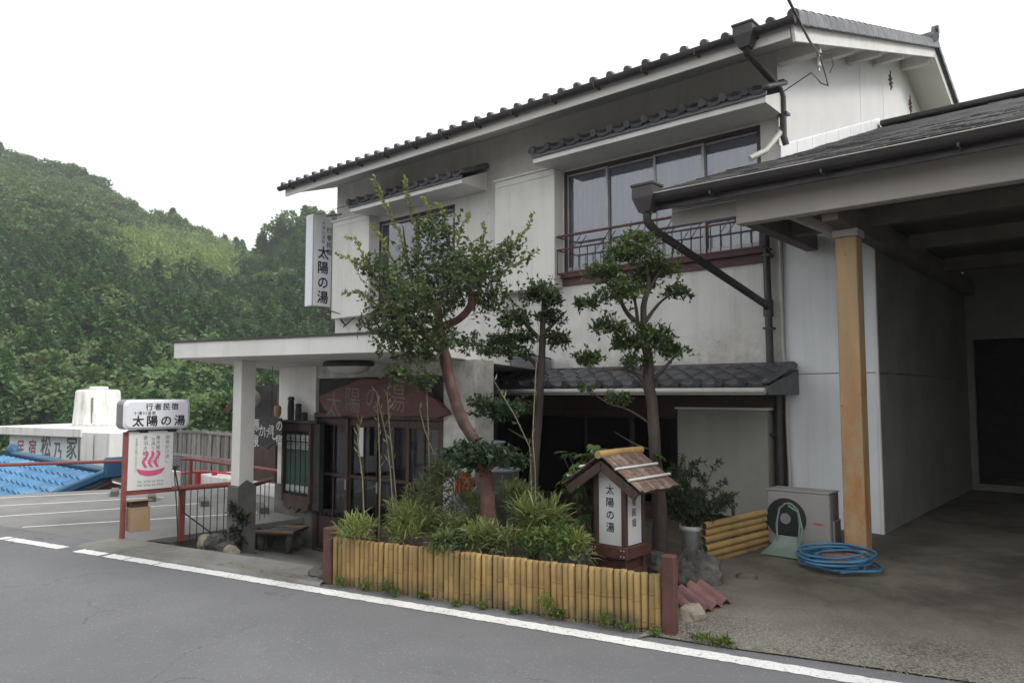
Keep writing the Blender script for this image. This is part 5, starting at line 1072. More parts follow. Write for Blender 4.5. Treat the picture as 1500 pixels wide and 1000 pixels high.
for s_ in (-1, 1):
    part('barge_board', MB().beam((lcx + s_ * .006, ry0 + .03, RZ - .075), (lcx + s_ * (RH - .05), ry0 + .03, EZ - .045), .03, .075, .004), 'wood', rf_)
    e_ = V((s_ * RH, 0, EZ - RZ)).normalized(); nn_ = V((-e_.z * s_, 0, e_.x * s_)); L_ = math.hypot(RH, RZ - EZ)
    meb = []
    for k in range(4):
        q = MB().obox((0, 0, .007), e_, Y, nn_, L_ / 6 + .012, .0205, .0055, .003); me = q.mesh('bark_strip'); me.materials.append(MA['bark']); meb.append(me)
    for r_ in range(3):
        for j in range(15):
            p = V((lcx, ry0 + .02 + (ry1 - ry0 - .04) * j / 14, RZ)) + e_ * (L_ * (r_ + .5) / 3 + random.uniform(-.008, .012)) + nn_ * (.002 + .004 * (2 - r_) + random.uniform(0, .004)); piece('bark_strip', random.choice(meb), rf_, Matrix.Translation(p) @ Matrix.Rotation(random.uniform(-.05, .05), 4, 'Z'))
    for t_ in (.42, .74):
        p = V((lcx, 0, RZ)) + e_ * (L_ * t_) + nn_ * .03; part('batten', MB().tube([(p.x, ry0 - .03, p.z), (p.x, ry1 + .02, p.z)], .012, 8), 'inkwhite', rf_)
part('ridge_pole', MB().tube([(lcx, ry0 - .02, RZ + .022), (lcx, ry0 + .3, RZ + .03), (lcx, ry1 + .05, RZ + .026)], [.034, .031, .034], 12), 'bamboo', rf_)

# ================================================================== RIGHT SIDE: screen, air conditioner, reel stand, hose, pot
scn = thing('bamboo_screen', (.21, -2.0, .1), 'short screen of six stacked yellow bamboo poles beside the driveway', 'screen')
s0, s1 = V((.135, -2.50, .13)), V((.30, -1.46, .15))
for i in range(6):
    z = .065 * i + .012 * (i > 2); d = V((random.uniform(-.008, .008), random.uniform(-.02, .02), 0)); ps = []; rd = []
    for t_ in np.linspace(0, 1, 17):
        ps.append(s0.lerp(s1, t_) + d + Z * (z + .01)); rd.append(.037 if int(t_ * 16 + i) % 6 == 0 else .033)
    o = part('bamboo_pole', MB().tube(ps, rd, 10, False), 'bamboo', scn); part('cut_end', MB().tube([ps[0] + (s1 - s0) * .012, ps[0] + (s1 - s0) * .014], .0325, 10), 'acdark', o)
part('stake', MB().tube([s0.lerp(s1, .55) + X * -.05 - Z * .15, s0.lerp(s1, .55) + X * -.05 + Z * .47], .018, 7), 'wood', scn)
ac = thing('air_conditioner', (.59, -1.2, .15), 'off-white outdoor air conditioner unit with round dark fan grille', 'air conditioner')
AX0, AX1, AY0, AY1, AZ0, AZ1 = .28, .905, -1.34, -1.04, .17, .715
part('casing', MB().box(AX0, AX1, AY0, AY1, AZ0, AZ1, .012), 'acwhite', ac); part('lid', MB().box(AX0 - .006, AX1 + .006, AY0 - .006, AY1 + .006, AZ1 - .002, AZ1 + .014, .006), 'acwhite', ac)
gc = V((.475, AY0 - .003, .44)); m = MB(); k = 30
m.add([gc + X * (.205 * math.cos(2 * PI * j / k)) + Z * (.205 * math.sin(2 * PI * j / k)) for j in range(k)], [tuple(range(k))]); gr = part('fan_grille', m, 'acdark', ac)
m = MB()
for r_ in np.arange(.07, .21, .018): m.tube([gc + V((r_ * math.cos(2 * PI * j / 28), -.012, r_ * math.sin(2 * PI * j / 28))) for j in range(29)], .003, 4, False)
for j in range(8): m.tube([gc + V((.05 * math.cos(j * PI / 4), -.01, .05 * math.sin(j * PI / 4))), gc + V((.2 * math.cos(j * PI / 4), -.01, .2 * math.sin(j * PI / 4)))], .003, 4)
part('grille_wire', m, 'acdark', gr)
m = MB().add([gc + V((.055 * math.cos(2 * PI * j / 16), -.016, .055 * math.sin(2 * PI * j / 16))) for j in range(16)], [tuple(range(16))]); part('hub', m, 'potgrey', gr)
part('badge', MB().box(.755, .845, AY0 - .004, AY0 - .001, .41, .435), 'acwhite', ac); part('badge_stripe', MB().box(.757, .843, AY0 - .0065, AY0 - .0042, .413, .424), 'label', ac)
part('side_cover', MB().box(AX1 + .001, AX1 + .02, AY0 + .08, AY1 - .02, .22, .45, .006), 'acwhite', ac); part('foot', MB().box(AX0 + .06, AX0 + .12, AY0 - .01, AY1 + .01, .14, .168).box(AX1 - .12, AX1 - .06, AY0 - .01, AY1 + .01, .14, .168), 'acdark', ac)
# green stand in front of it
rl_ = thing('hose_stand', (.6, -1.62, .15), 'pale green flared hose stand with two looping rails before the air conditioner', 'stand')
cx_, cy_ = .585, -1.66
m = MB(); prof = [(-.18, 0, .0), (-.17, .012, .01), (-.12, .05, .04), (-.07, .10, .08), (-.05, .16, .14)]
m.add([(cx_ + x * w_, cy_ + y, .15 + z) for y, z, w_ in ((-.16, .006, 1.0), (-.1, .02, .98), (-.02, .05, .86), (.05, .1, .72), (.08, .16, .62)) for x in (-.19, -.1, 0, .1, .19)], [(j * 5 + i, j * 5 + i + 1, (j + 1) * 5 + i + 1, (j + 1) * 5 + i) for j in range(4) for i in range(4)], True)
m.add([(cx_ - .19, cy_ - .16, .15), (cx_ + .19, cy_ - .16, .15), (cx_ + .19, cy_ - .16, .156), (cx_ - .19, cy_ - .16, .156), (cx_ + .2, cy_ + .1, .15), (cx_ + .118, cy_ + .08, .31)], [(0, 1, 2, 3), (1, 4, 5, 2)]); part('base', m, 'reel', rl_)
for s_ in (-1, 1):
    part('rail', MB().tube([(cx_ + s_ * .10, cy_ + .05, .22), (cx_ + s_ * .115, cy_ + .08, .42), (cx_ + s_ * .09, cy_ + .1, .57), (cx_ + s_ * .03, cy_ + .1, .62), (cx_, cy_ + .1, .625)], .011, 7), 'reel', rl_)
part('rail', MB().tube([(cx_ + .13, cy_ - .02, .2), (cx_ + .16, cy_ + .02, .4), (cx_ + .12, cy_ + .03, .56), (cx_ + .02, cy_ + .04, .61)], .010, 7), 'reel', rl_)
# blue hose
hc = V((1.14, -1.89, .146)); pts = []
for j in range(7 * 40):
    a = 2 * PI * j / 40; t_ = j / 40; r_ = .285 + .05 * math.sin(t_ * 2.4) + .02 * math.sin(a * 2 + t_ * 1.3) + .012 * math.sin(a * 5 + t_ * 3)
    pts.append(hc + V((r_ * math.cos(a) * 1.0 + .035 * math.sin(t_ * 1.7), r_ * math.sin(a) * .9 + .03 * math.sin(t_ * 2.9), .015 + .013 * t_ + .022 * (1 + math.sin(a + .5)) * (t_ / 4))))
pts += [hc + V((.26, -.12, .03)), hc + V((.12, -.3, .02))]
solo('garden_hose', MB().tube(pts, .0125, 7), 'hose', hc, 'coiled blue garden hose lying on the driveway at the foot of the ochre post', 'hose')
m = MB().lathe([(.0, .002), (.17, .002), (.2, .07), (.185, .1), (.17, .08), (.15, .02)], hc + V((0, .04, -.01)), 18, 1, .8); solo('clay_dish', m, 'redtile', hc, 'dark reddish dish lying inside the blue hose coil', 'dish')
# potted nandina
pc_ = V((-.035, -2.36, .1)); np_ = thing('potted_nandina', pc_, 'tall white pot with a feathery dark nandina bush', 'potted plant')
m = MB().lathe([(.001, .01), (.1, .0), (.115, .3), (.135, .305), (.138, .35), (.12, .35), (.112, .3), (.001, .3)], pc_, 18); part('pot', m, 'pot', np_)
lv = Leaves(); st = MB(); rng = np.random.default_rng(77)
for i in range(20):
    a = random.uniform(0, 6.28); r_ = random.uniform(.05, .36); top = pc_ + V((r_ * math.cos(a) + .06, r_ * math.sin(a), random.uniform(.55, 1.0))); b0 = pc_ + V((.05 * math.cos(a), .05 * math.sin(a), .3)); midp = b0.lerp(top, .6) + V((0, 0, .08)); st.tube([b0, midp, top], [.006, .005, .003], 5, False)
    for j in range(9):
        c = b0.lerp(top, .3 + .085 * j); d = V(rng.normal(size=3)); d.z = abs(d.z) * .3; d.normalize(); e = c + d * random.uniform(.1, .2); st.tube([c, e], .002, 3, False); lv.shoot([c.lerp(e, .2), e], .06, .02, .015, .4)
part('stem', st, 'trunk', np_); leafpart('foliage', lv, 'nandina', np_)
# stones, tiles
def stone(name, p, r, seed, mat, lab, cat='rock', group=None): solo(name, MB().blob(V(p) + Z * r[2] * .6, r, seed, .45, 4 if max(r) > .12 else 3), mat, p, lab, cat, group)
stone('rock', (.27, -2.86, .0), (.25, .2, .20), 3, 'rock', 'big dark boulder behind the fence end post beside the white pot')
stone('rock', (-.62, -3.55, .02), (.2, .17, .2), 7, 'rock', 'rounded grey boulder left of the wooden lantern')
stone('rock', (.70, -3.83, .01), (.1, .09, .09), 12, 'rockpale', 'pale yellowish stone at the foot of the fence end post')
stone('rock', (.62, -2.62, .06), (.10, .09, .06), 23, 'rock', 'small flat stone at the driveway edge below the bamboo screen')
stone('rock', (-.12, -2.9, .02), (.2, .16, .16), 31, 'rock', 'dark stone hidden behind the lantern')
for i, (a, c, dep, r_) in enumerate(((316, 795, 8.9, .14), (300, 792, 8.9, .1), (333, 800, 8.8, .12), (338, 808, 8.6, .1))):
    p = at(a, c, dep); stone('rock', (p.x, p.y, p.z - r_ * .9), (r_, r_ * .85, r_ * .95), 40 + i, 'rockpale' if i % 2 else 'rock', ('mottled rock at the edge of the pit by the pillar', 'pale rock overhanging the pit', 'dark rock against the pillar base', 'whitish flat rock in front of the pillar base')[i])
stone('rock', plane(470, 845, 'Z', 0), (.13, .09, .06), 61, 'rock', 'low dark stone on the pavement just outside the fence corner')
for i in range(3):
    k = 8; p0 = V((.585 + .02 * i, -3.64 + .12 * i, .085 + .012 * i)); m = MB()
    pr = [(x * .17 - .0, .05 * abs(math.sin(x * PI * 1.0 + .3))) for x in np.linspace(-1, 1, 13)]
    dr, du = V((.42, .9, 0)).normalized(), V((.9, -.42, -.25)).normalized()
    m.add([p0 + dr * x * .6 + Z * (z + s_) + du * l for s_ in (0, -.014) for l in (-.16, .16) for x, z in pr], [(j, j + 1, 14 + j, 13 + j) for j in range(12)] + [(26 + j, 39 + j, 40 + j, 27 + j) for j in range(12)] + [(13 + j, 14 + j, 40 + j, 39 + j) for j in range(12)], False)
    solo('clay_roof_tile', m, 'redtile', p0, ('lowest red wavy roof tile beside the fence end post', 'middle red wavy roof tile edging the driveway', 'upper red wavy roof tile against the dark boulder')[i], 'roof tile', 'red tiles edging the driveway')
# low bench with a tray near the porch wall
bt = thing('tray_bench', (-5.65, -3.35, -.35), 'low bamboo-rimmed slate tray on stone legs beside the pillar', 'bench')
r1, r2 = V((.85, .5, 0)).normalized(), V((-.5, .85, 0)).normalized(); tc = V((-5.62, -3.38, -.13))
part('tray', MB().obox(tc, r1, r2, Z, .28, .2, .02, .004), 'water', bt)
for s_ in (-1, 1): part('rim', MB().tube([tc + r2 * s_ * .21 - r1 * .31 + Z * .02, tc + r2 * s_ * .21 + r1 * .31 + Z * .02], .026, 8), 'bamboo', bt); part('rim', MB().tube([tc + r1 * s_ * .29 - r2 * .2 + Z * .015, tc + r1 * s_ * .29 + r2 * .2 + Z * .015], .022, 8), 'wood', bt)
for s_ in (-1, 1):
    for q_ in (-1, 1): part('leg', MB().blob(tc + r1 * s_ * .2 + r2 * q_ * .12 - Z * .14, (.05, .05, .13), s_ + 3 * q_, .2, 2), 'rock', bt)
# red box and grey pots half hidden by the plants
p = at(683, 712, 8.5); rb = thing('red_box', (p.x, p.y, p.z - .1), 'small bright red box on a white stand half hidden behind the plants', 'box'); part('box', MB().box(p.x - .11, p.x + .11, p.y - .08, p.y + .08, p.z - .08, p.z + .1, .006).box(p.x - .06, p.x + .02, p.y - .05, p.y + .05, p.z + .1, p.z + .16, .004), 'redbright', rb); part('stand', MB().box(p.x - .14, p.x + .14, p.y - .1, p.y + .1, -.4, p.z - .081), 'potgrey', rb)
for i, (a, c, dep, hh) in enumerate(((737, 690, 7.9, .62), (716, 650, 8.2, .7))):
    p = at(a, c, dep); m = MB().lathe([(.001, -hh), (.13, -hh), (.17, 0), (.185, .005), (.185, .03), (.16, .03), (.15, -.05), (.001, -.05)], (p.x, p.y, p.z), 18); solo('grey_planter', m, 'potgrey', (p.x, p.y, p.z - hh), ('lower grey planter behind the red trunk', 'taller grey planter behind the red trunk')[i], 'planter', 'grey planters in the garden')
# notice on the door
p = plane(529, 647, 'Y', PY - .012); solo('door_notice', MB().box(p.x - .045, p.x + .045, p.y - .003, p.y + .003, p.z - .19, p.z + .19), 'boardwhite', p, 'narrow white vertical notice pasted on the entrance door frame', 'notice')
# incoming cable with insulators at the gable corner
iw = thing('service_cable', (.45, -.4, 5.7), 'black service cable reaching the gable corner with white insulators', 'cable')
c0_ = V((.50, .06, 5.80)); part('wire', MB().tube([c0_ + V((.0, -.04, .0)), c0_.lerp(at(1155, 0, 5.0), .5) + Z * -.03, at(1150, -10, 5.0), at(1080, -160, 3.4)], .011, 6).tube([c0_ + V((.02, -.05, -.02)), c0_ + V((.06, .0, -.25)), c0_ + V((.05, .12, -.34)), c0_ + V((-.02, .1, -.3)), c0_ + V((-.12, .05, -.15)), c0_ + V((-.46, .0, -.32))], .007, 6).tube([c0_ + V((.02, -.03, .02)), c0_ + V((.1, .1, .05)), c0_ + V((.12, .12, -.1)), c0_ + V((.08, .1, -.2))], .006, 5), 'wire', iw)
m = MB()
for dz in (-.12, -.04, .05): m.lathe([(.012, -.03), (.028, -.02), (.028, .0), (.018, .01), (.024, .03), (.01, .04)], c0_ + V((.0, -.02 + dz * .15, dz)), 9)
part('insulator', m, 'trimw', iw); part('bracket', MB().box(c0_.x - .028, c0_.x - .005, c0_.y - .03, c0_.y + .02, c0_.z - .18, c0_.z + .1), 'trimw', iw)
m = MB().tube([(1.0, -.02, 3.0), (.3, -.05, 2.9)], .005, 4)

# ================================================================== BEYOND THE PARKING LOT
# neighbour with painted name, water tank on its roof
na = V((-22.66, .21, 0)); nr = V((.97, .243, 0)).normalized(); nn2 = V((.243, -.97, 0)).normalized()     # along its front, and outwards
nb = thing('neighbour_inn', na - nr * 2.2, 'pale blue-grey flat-roofed inn with big painted name beyond the parking lot', 'building')
m = MB().obox(na - nr * 2.15 - nn2 * 1.3 + Z * -2.2, nr, nn2, Z, 2.15, 1.3, 2.55, .0); part('wall', m, 'nwall', nb)
part('roof_slab', MB().obox(na - nr * 2.25 - nn2 * 1.15 + Z * .48, nr, nn2, Z, 2.4, 1.5, .14, .02), 'nwhite', nb)
part('side_block', MB().obox(na + nr * .75 - nn2 * .7 + Z * -2.2, nr, nn2, Z, .76, 1.0, 2.72, .02), 'nwhite', nb, 'stained white stair block')
part('drain_pipe', MB().tube([na + nr * .05 + nn2 * .32 + Z * .5, na + nr * .05 + nn2 * .32 - Z * 3], .03, 6).tube([na + nr * .78 + nn2 * .33 + Z * .45, na + nr * .78 + nn2 * .33 - Z * 3], .012, 5), 'inkgrey', nb)
m = MB(); m2 = MB(); q = na + nn2 * .006
for ch, (a, c), sz, tgt in (('民', (30, 656), .62, m2), ('宿', (47, 656), .62, m2), ('松', (67, 653), .8, m), ('乃', (84, 660), .66, m), ('家', (105, 655), .82, m)):
    d = at(a, c, 1) - CAM; t_ = (q - CAM).dot(nn2) / d.dot(nn2); text(tgt, ch, CAM + d * t_, nr, Z, sz, bold=.02, wide=.72)
part('lettering', m, 'inkgrey', nb); part('lettering', m2, 'inkred', nb, 'faded red lettering')
tp = at(142, 626, 26.2); wt = thing('water_tank', (tp.x, tp.y, .62), 'white cylindrical water tank with rust stains on the flat roof', 'water tank')
m = MB().lathe([(.001, 0), (.78, 0), (.76, .1), (.70, 1.18), (.66, 1.24), (.62, 1.25), (.001, 1.3)], (tp.x, tp.y, .62), 16); part('drum', m, 'nwhite', wt)
part('lid', MB().lathe([(.001, 0), (.3, 0), (.3, .07), (.25, .09), (.001, .09)], (tp.x + .05, tp.y, 1.90), 14), 'nwhite', wt); part('fitting', MB().box(tp.x - .4, tp.x - .3, tp.y - .3, tp.y - .2, 1.86, 1.98).tube([(tp.x + .6, tp.y - .4, 1.6), (tp.x + .6, tp.y - .4, .6)], .03, 6), 'inkgrey', wt)
# blue-tiled house just below the lot
bh = thing('blue_roof_house', (-16.5, -2.5, -3), 'house below the lot with a bright blue tiled roof and brown gable', 'house')
R0, R1 = V((-19.9, -2.62, .11)), V((-13.55, -2.49, .035)); rd_ = (R1 - R0).normalized(); dn = V((.02, -1, 0)) ; dn = (dn - rd_ * dn.dot(rd_)); dn.z = -.36; dn.normalize(); un = rd_.cross(dn); un = un if un.z > 0 else -un
part('roof', MB().add([R0, R1, R1 + dn * 4.6, R0 + dn * 4.6, R0 - Z * .12, R1 - Z * .12, R1 + dn * 4.6 - Z * .12, R0 + dn * 4.6 - Z * .12], [(0, 3, 2, 1), (4, 5, 6, 7), (1, 2, 6, 5), (2, 3, 7, 6), (3, 0, 4, 7)]), 'bluetrim', bh)
bro = bh.children[0]
m = MB(); cw, cl = .36, .30
pr = [(0, .0), (.05, .065), (.12, .08), (.19, .03), (.28, 0), (.345, .0)]
n_ = len(pr); m.add([(x, y, z + (.055 if y == 0 else 0)) for y in (0, cl + .02) for x, z in pr] + [(x, 0, z - .03) for x, z in pr], [(i, i + 1, n_ + i + 1, n_ + i) for i in range(n_ - 1)] + [(i, 2 * n_ + i, 2 * n_ + i + 1, i + 1) for i in range(n_ - 1)])
me_bt = m.mesh('blue_roof_tile'); me_bt.materials.append(MA['bluetile']); sm_ = MB(); cnt = 0
for c_ in range(14):
    for i in range(17):
        p = R1 - rd_ * (.15 + cw * (i + 1)) + dn * (.25 + cl * (c_ + 1)) + un * .012; mw = frame(p, rd_, -dn, un)
        if cnt < 225: piece('blue_roof_tile', me_bt, bro, mw); cnt += 1
        else: sm_.add([mw @ V(v) for v in m.v], m.f)
part('lower_roof_tiles', sm_, 'bluetile', bro, kind='stuff') if sm_.v else None
part('ridge', MB().beam(R0 - rd_ * .1 + Z * .03, R1 + rd_ * .1 + Z * .03, .22, .12, .04), 'bluetrim', bh); m = MB().blob(R0 + Z * .08, (.24, .16, .2), 4, .3, 2); part('ridge_ornament', m, 'bluetrim', bh)
part('verge', MB().beam(R1 + rd_ * .02 + Z * .06, R1 + dn * 4.65 + rd_ * .02 + Z * .06, .16, .16, .03), 'bluetrim', bh); part('ridge_ornament', MB().obox(R1 + rd_ * .1 + Z * .12, X, Y, Z, .07, .22, .22, .04), 'bluetrim', bh)
g0 = R1 - rd_ * .35 - Z * .2; part('gable_wall', MB().add([g0 + V((0, 0, 0)), g0 + V((0, -4.2, -1.52)), g0 + V((0, -4.2, -4)), g0 + V((0, 4.2, -4)), g0 + V((0, 4.2, -1.5))], [(0, 1, 2, 3, 4)]), 'brownwall', bh)
part('back_roof', MB().add([R0, R1, R1 + V((0, 4.4, -1.6)), R0 + V((0, 4.4, -1.6))], [(0, 1, 2, 3)]), 'bluetrim', bh); part('barge_board', MB().beam(R1 + rd_ * -.1 - Z * .12, R1 + dn * 4.5 - rd_ * .1 - Z * .12, .04, .2), 'brownwall', bh)
# weathered board fence beyond the lot
wf = thing('board_fence', (-14.0, -.3, -1), 'tall weathered grey board fence behind the parking lot', 'fence')
F = [at(188, 630, 19.6), at(262, 629, 19.0), at(300, 630, 17.6), at(420, 640, 15.8)]; q = MB().box(-.075, .075, -.012, .012, -2.4, 0, .004); meb = q.mesh('board'); meb.materials.append(MA['fencewood'])
for a, c in zip(F, F[1:]):
    d = V((c.x - a.x, c.y - a.y, 0)); k = int(d.length / .165); ang = math.atan2(d.y, d.x)
    for i in range(k):
        p = a.lerp(c, (i + .5) / k); piece('board', meb, wf, Matrix.Translation((p.x, p.y, p.z + random.uniform(-.04, .03))) @ Matrix.Rotation(ang, 4, 'Z') @ Matrix.Translation((0, -.02 * (i % 2), 0)) @ Matrix.Diagonal((random.uniform(.85, 1.05), 1, 1, 1)))
    for dz in (-.04, -.62): part('rail', MB().beam(a + Z * dz - d.normalized().cross(Z) * -.04, c + Z * dz - d.normalized().cross(Z) * -.04, .04, .06), 'fencewood', wf)
# bits beyond the rail: bright red rails, condenser, white deck, bamboo screen, small shed
m = MB(); pr_ = [at(245, 694, 15.6), at(300, 690, 15.2), at(345, 694, 15.0), at(415, 697, 14.4)]
rr2 = thing('red_railing', (pr_[1].x, pr_[1].y, -.8), 'bright red thin railing in front of the weathered board fence', 'railing'); part('top_rail', MB().tube(pr_, .022, 6), 'redbright', rr2)
for a, c, dep in ((290, 692, 15.3), (314, 692, 15.1), (256, 694, 15.6)): p = at(a, c, dep); part('post', MB().box(p.x - .04, p.x + .04, p.y - .04, p.y + .04, p.z - .9, p.z), 'redbright', rr2)
p = at(246, 703, 14.6); cu_ = thing('condenser_unit', (p.x, p.y, p.z - .2), 'white louvred outdoor unit standing beyond the hot-spring board', 'air conditioner'); part('casing', MB().box(p.x - .2, p.x + .22, p.y - .15, p.y + .15, p.z - .25, p.z + .18, .01), 'nwhite', cu_)
m = MB()
for i in range(9): m.box(p.x - .16, p.x + .02, p.y - .156, p.y - .1505, p.z - .2 + .036 * i, p.z - .182 + .036 * i)
part('louvre', m, 'inkgrey', cu_)
p = at(350, 712, 14.6); part('none', MB().box(0, 0, 0, 0, 0, 0), 'nwhite', cu_) if False else None
wd_ = solo('white_deck', MB().box(p.x - 1.3, p.x + 2.2, p.y - .15, p.y + 1.0, p.z - .6, p.z + .16, .02), 'nwhite', (p.x, p.y, p.z - .6), 'white-painted low wall beyond the thin railing bars', 'wall')
p0, p1 = at(322, 696, 15.2), at(412, 700, 14.6); bs = thing('bamboo_screen', (p0 + p1) / 2, 'distant yellow bamboo screen seen between the pillar and porch wall', 'screen')
me = MB().tube([(0, 0, -.7), (0, 0, 0)], .03, 6).mesh('bamboo_pole'); me.materials.append(MA['bamboo'])
for i in range(32): piece('bamboo_pole', me, bs, Matrix.Translation(p0.lerp(p1, i / 31)))
sh_ = thing('shed', (-9.6, 1.0, -.5), 'dark tiled shed roof showing between the porch pillar and wall', 'shed')
a, c, e = at(338, 606, 14.2), at(374, 566, 14.2), at(412, 562, 14.0); m = MB().add([a, c, e, e + Z * -.75, a + Z * -.2] + [q + V((-.8, 1.2, 0)) for q in (a, c, e)], [(0, 1, 2, 3, 4), (0, 5, 6, 1), (1, 6, 7, 2)]); part('roof', m, 'blackwood', sh_)
part('barge_board', MB().beam(a + Z * .02 + V((.1, -.16, 0)), c + Z * .05 + V((.1, -.16, 0)), .06, .12, .01), 'wood', sh_); part('beam_end', MB().blob(at(374, 585, 13.9), (.11, .11, .16), 3, .15, 2), 'fencewood', sh_); part('wall', MB().box(a.x + .3, e.x + .2, a.y + .3, a.y + .9, -.9, a.z - .1), 'wood', sh_)
# ================================================================== PLANTS
rng = np.random.default_rng(3)
def up(lo, hi): return random.uniform(lo, hi)
# crape myrtle with the red trunk
D1 = 6.75
T1 = [at(722, 842, D1), at(716, 770, D1), at(712, 700, D1 + .03), at(700, 655, D1 + .05), at(676, 612, D1), at(659, 560, D1 - .05), at(650, 515, D1 - .05), at(641, 480, D1)]
t1 = thing('garden_tree', (T1[0].x, T1[0].y, 0), 'pruned garden tree with a bending red-brown trunk before the porch', 'tree', 'trees in the front garden')
t1['group'] = 'trees in the front garden'
m = MB().limb(T1, [.085, .07, .062, .056, .053, .05, .056, .058], 10)
m.limb([T1[-1], at(640, 450, D1), at(622, 425, D1 + .1), at(600, 395, D1 + .15), at(590, 330, D1 + .1)], [.05, .034, .026, .016, .005], 8).limb([T1[-2], at(610, 478, D1 - .1), at(588, 462, D1 - .2), at(560, 430, D1 - .3)], [.05, .035, .03, .012], 7)
m.limb([T1[-1], at(668, 470, D1 - .05), at(688, 450, D1 - .1), at(692, 420, D1 - .12), at(705, 385, D1 - .1), at(745, 350, D1 - .1)], [.044, .034, .036, .026, .015, .005], 8).limb([at(690, 430, D1 - .1), at(672, 392, D1), at(655, 350, D1)], [.03, .02, .006], 6)
m.limb([at(713, 690, D1), at(690, 672, D1 - .1), at(668, 668, D1 - .1)], [.03, .02, .012], 6).limb([at(713, 690, D1), at(735, 668, D1 - .05), at(750, 666, D1)], [.03, .02, .01], 6)
part('trunk', m, 'trunkred', t1)
lv = Leaves(); tw = MB(); SC = D1 / FPX
for a, c, rx, rz, n_, dd in ((585, 425, 62, 48, 62, -.1), (640, 395, 62, 52, 66, .1), (700, 395, 58, 46, 60, -.15), (600, 480, 62, 42, 54, -.25), (560, 470, 40, 34, 26, .1), (660, 440, 60, 44, 48, .25), (720, 440, 40, 36, 34, .0), (640, 345, 42, 38, 30, .0), (545, 395, 38, 30, 20, .0), (610, 520, 46, 30, 34, -.3), (585, 548, 26, 14, 14, -.35), (690, 505, 34, 24, 16, .05), (745, 370, 34, 30, 18, -.1), (625, 560, 30, 22, 16, -.2), (605, 440, 46, 40, 40, -.45), (680, 410, 44, 40, 36, -.4), (640, 500, 34, 26, 20, -.35), (570, 500, 40, 30, 30, -.1)):
    p = at(a, c, D1 + dd); lv.spray(p, (rx * SC, rx * SC * .85, rz * SC), int(n_ * 1.12), 11, .05, .032, .55, .55, tw, .003)
leafpart('crown', lv, 'leaf_a', t1); part('twigs', tw, 'trunk', t1, kind='stuff')
for pth in (((600, 400), (585, 340), (560, 290), (545, 255)), ((620, 380), (604, 320), (597, 285), (592, 258)), ((560, 420), (530, 390), (505, 375), (490, 372)), ((570, 460), (530, 430), (500, 428)), ((720, 390), (750, 360), (772, 335), (783, 310)), ((730, 400), (760, 385), (790, 366)), ((640, 360), (632, 320), (620, 290)), ((670, 360), (676, 330), (690, 312)), ((585, 400), (560, 350), (540, 330)), ((575, 545), (558, 552)), ((700, 370), (712, 340), (708, 325)), ((545, 400), (520, 350), (505, 345)), ((655, 350), (650, 310), (640, 295))):
    pts = [at(a, c, D1 + .1 * math.sin(i * 2 + a)) for i, (a, c) in enumerate(pth)]; lv = Leaves(); lv.shoot(pts, .05, .034, .022, .6); sh_o = leafpart('shoot', lv, 'leaf_new', t1); part('stem', MB().tube(pts, [.006] + [.004] * (len(pts) - 2) + [.002], 4, False), 'trunk', sh_o)
lv = Leaves()
for a, c, rx, rz, n_, dd in ((690, 600 + 66, 44, 22, 46, -.15), (742, 674, 36, 18, 32, -.05), (715, 598 + 0, 34, 22, 30, .2), (742, 606, 26, 16, 18, .25), (700, 680, 40, 16, 26, .1)):
    p = at(a, c, D1 + dd); lv.spray(p, (rx * SC, rx * SC, rz * SC), int(n_ * 1.7), 10, .062, .032, .45, .4)
leafpart('lower_foliage', lv, 'leaf_pad', t1)
# slender tree
D2 = 7.5; S2 = D2 / FPX
t2 = thing('garden_tree', at(782, 830, D2), 'slender dark-trunked tree between the red-trunked tree and the pale-trunked one', 'tree', 'trees in the front garden')
m = MB().limb([at(781, 840, D2), at(782, 700, D2), at(788, 620, D2), at(793, 540, D2), at(795, 480, D2), at(796, 440, D2)], [.06, .05, .043, .038, .032, .016], 9)
m.limb([at(792, 545, D2), at(780, 528, D2), at(760, 520, D2 - .1), at(722, 516, D2 - .15)], [.028, .022, .016, .006], 6).limb([at(794, 500, D2), at(775, 480, D2), at(755, 458, D2 - .1)], [.03, .02, .006], 6).limb([at(795, 490, D2), at(815, 470, D2 + .1), at(830, 455, D2)], [.025, .015, .005], 6)
m.limb([at(786, 650, D2), at(765, 640, D2 - .1), at(745, 628, D2 - .2)], [.014, .01, .005], 5); part('trunk', m, 'trunk', t2)
lv = Leaves(); tw = MB()
for a, c, rx, rz, n_, dd in ((790, 432, 32, 22, 40, 0), (755, 470, 30, 26, 38, -.1), (738, 500, 26, 14, 24, -.1), (800, 465, 28, 18, 24, .1), (815, 500, 24, 18, 26, 0), (745, 515, 40, 11, 30, -.1), (770, 495, 24, 14, 18, 0), (810, 440, 18, 16, 14, .0), (762, 595, 20, 10, 10, -.1)):
    p = at(a, c, D2 + dd); lv.spray(p, (rx * S2, rx * S2, rz * S2), int(n_ * 1.55), 11, .052, .025, .55, .5, tw, .003)
leafpart('crown', lv, 'leaf_b', t2); part('twigs', tw, 'trunk', t2, kind='stuff')
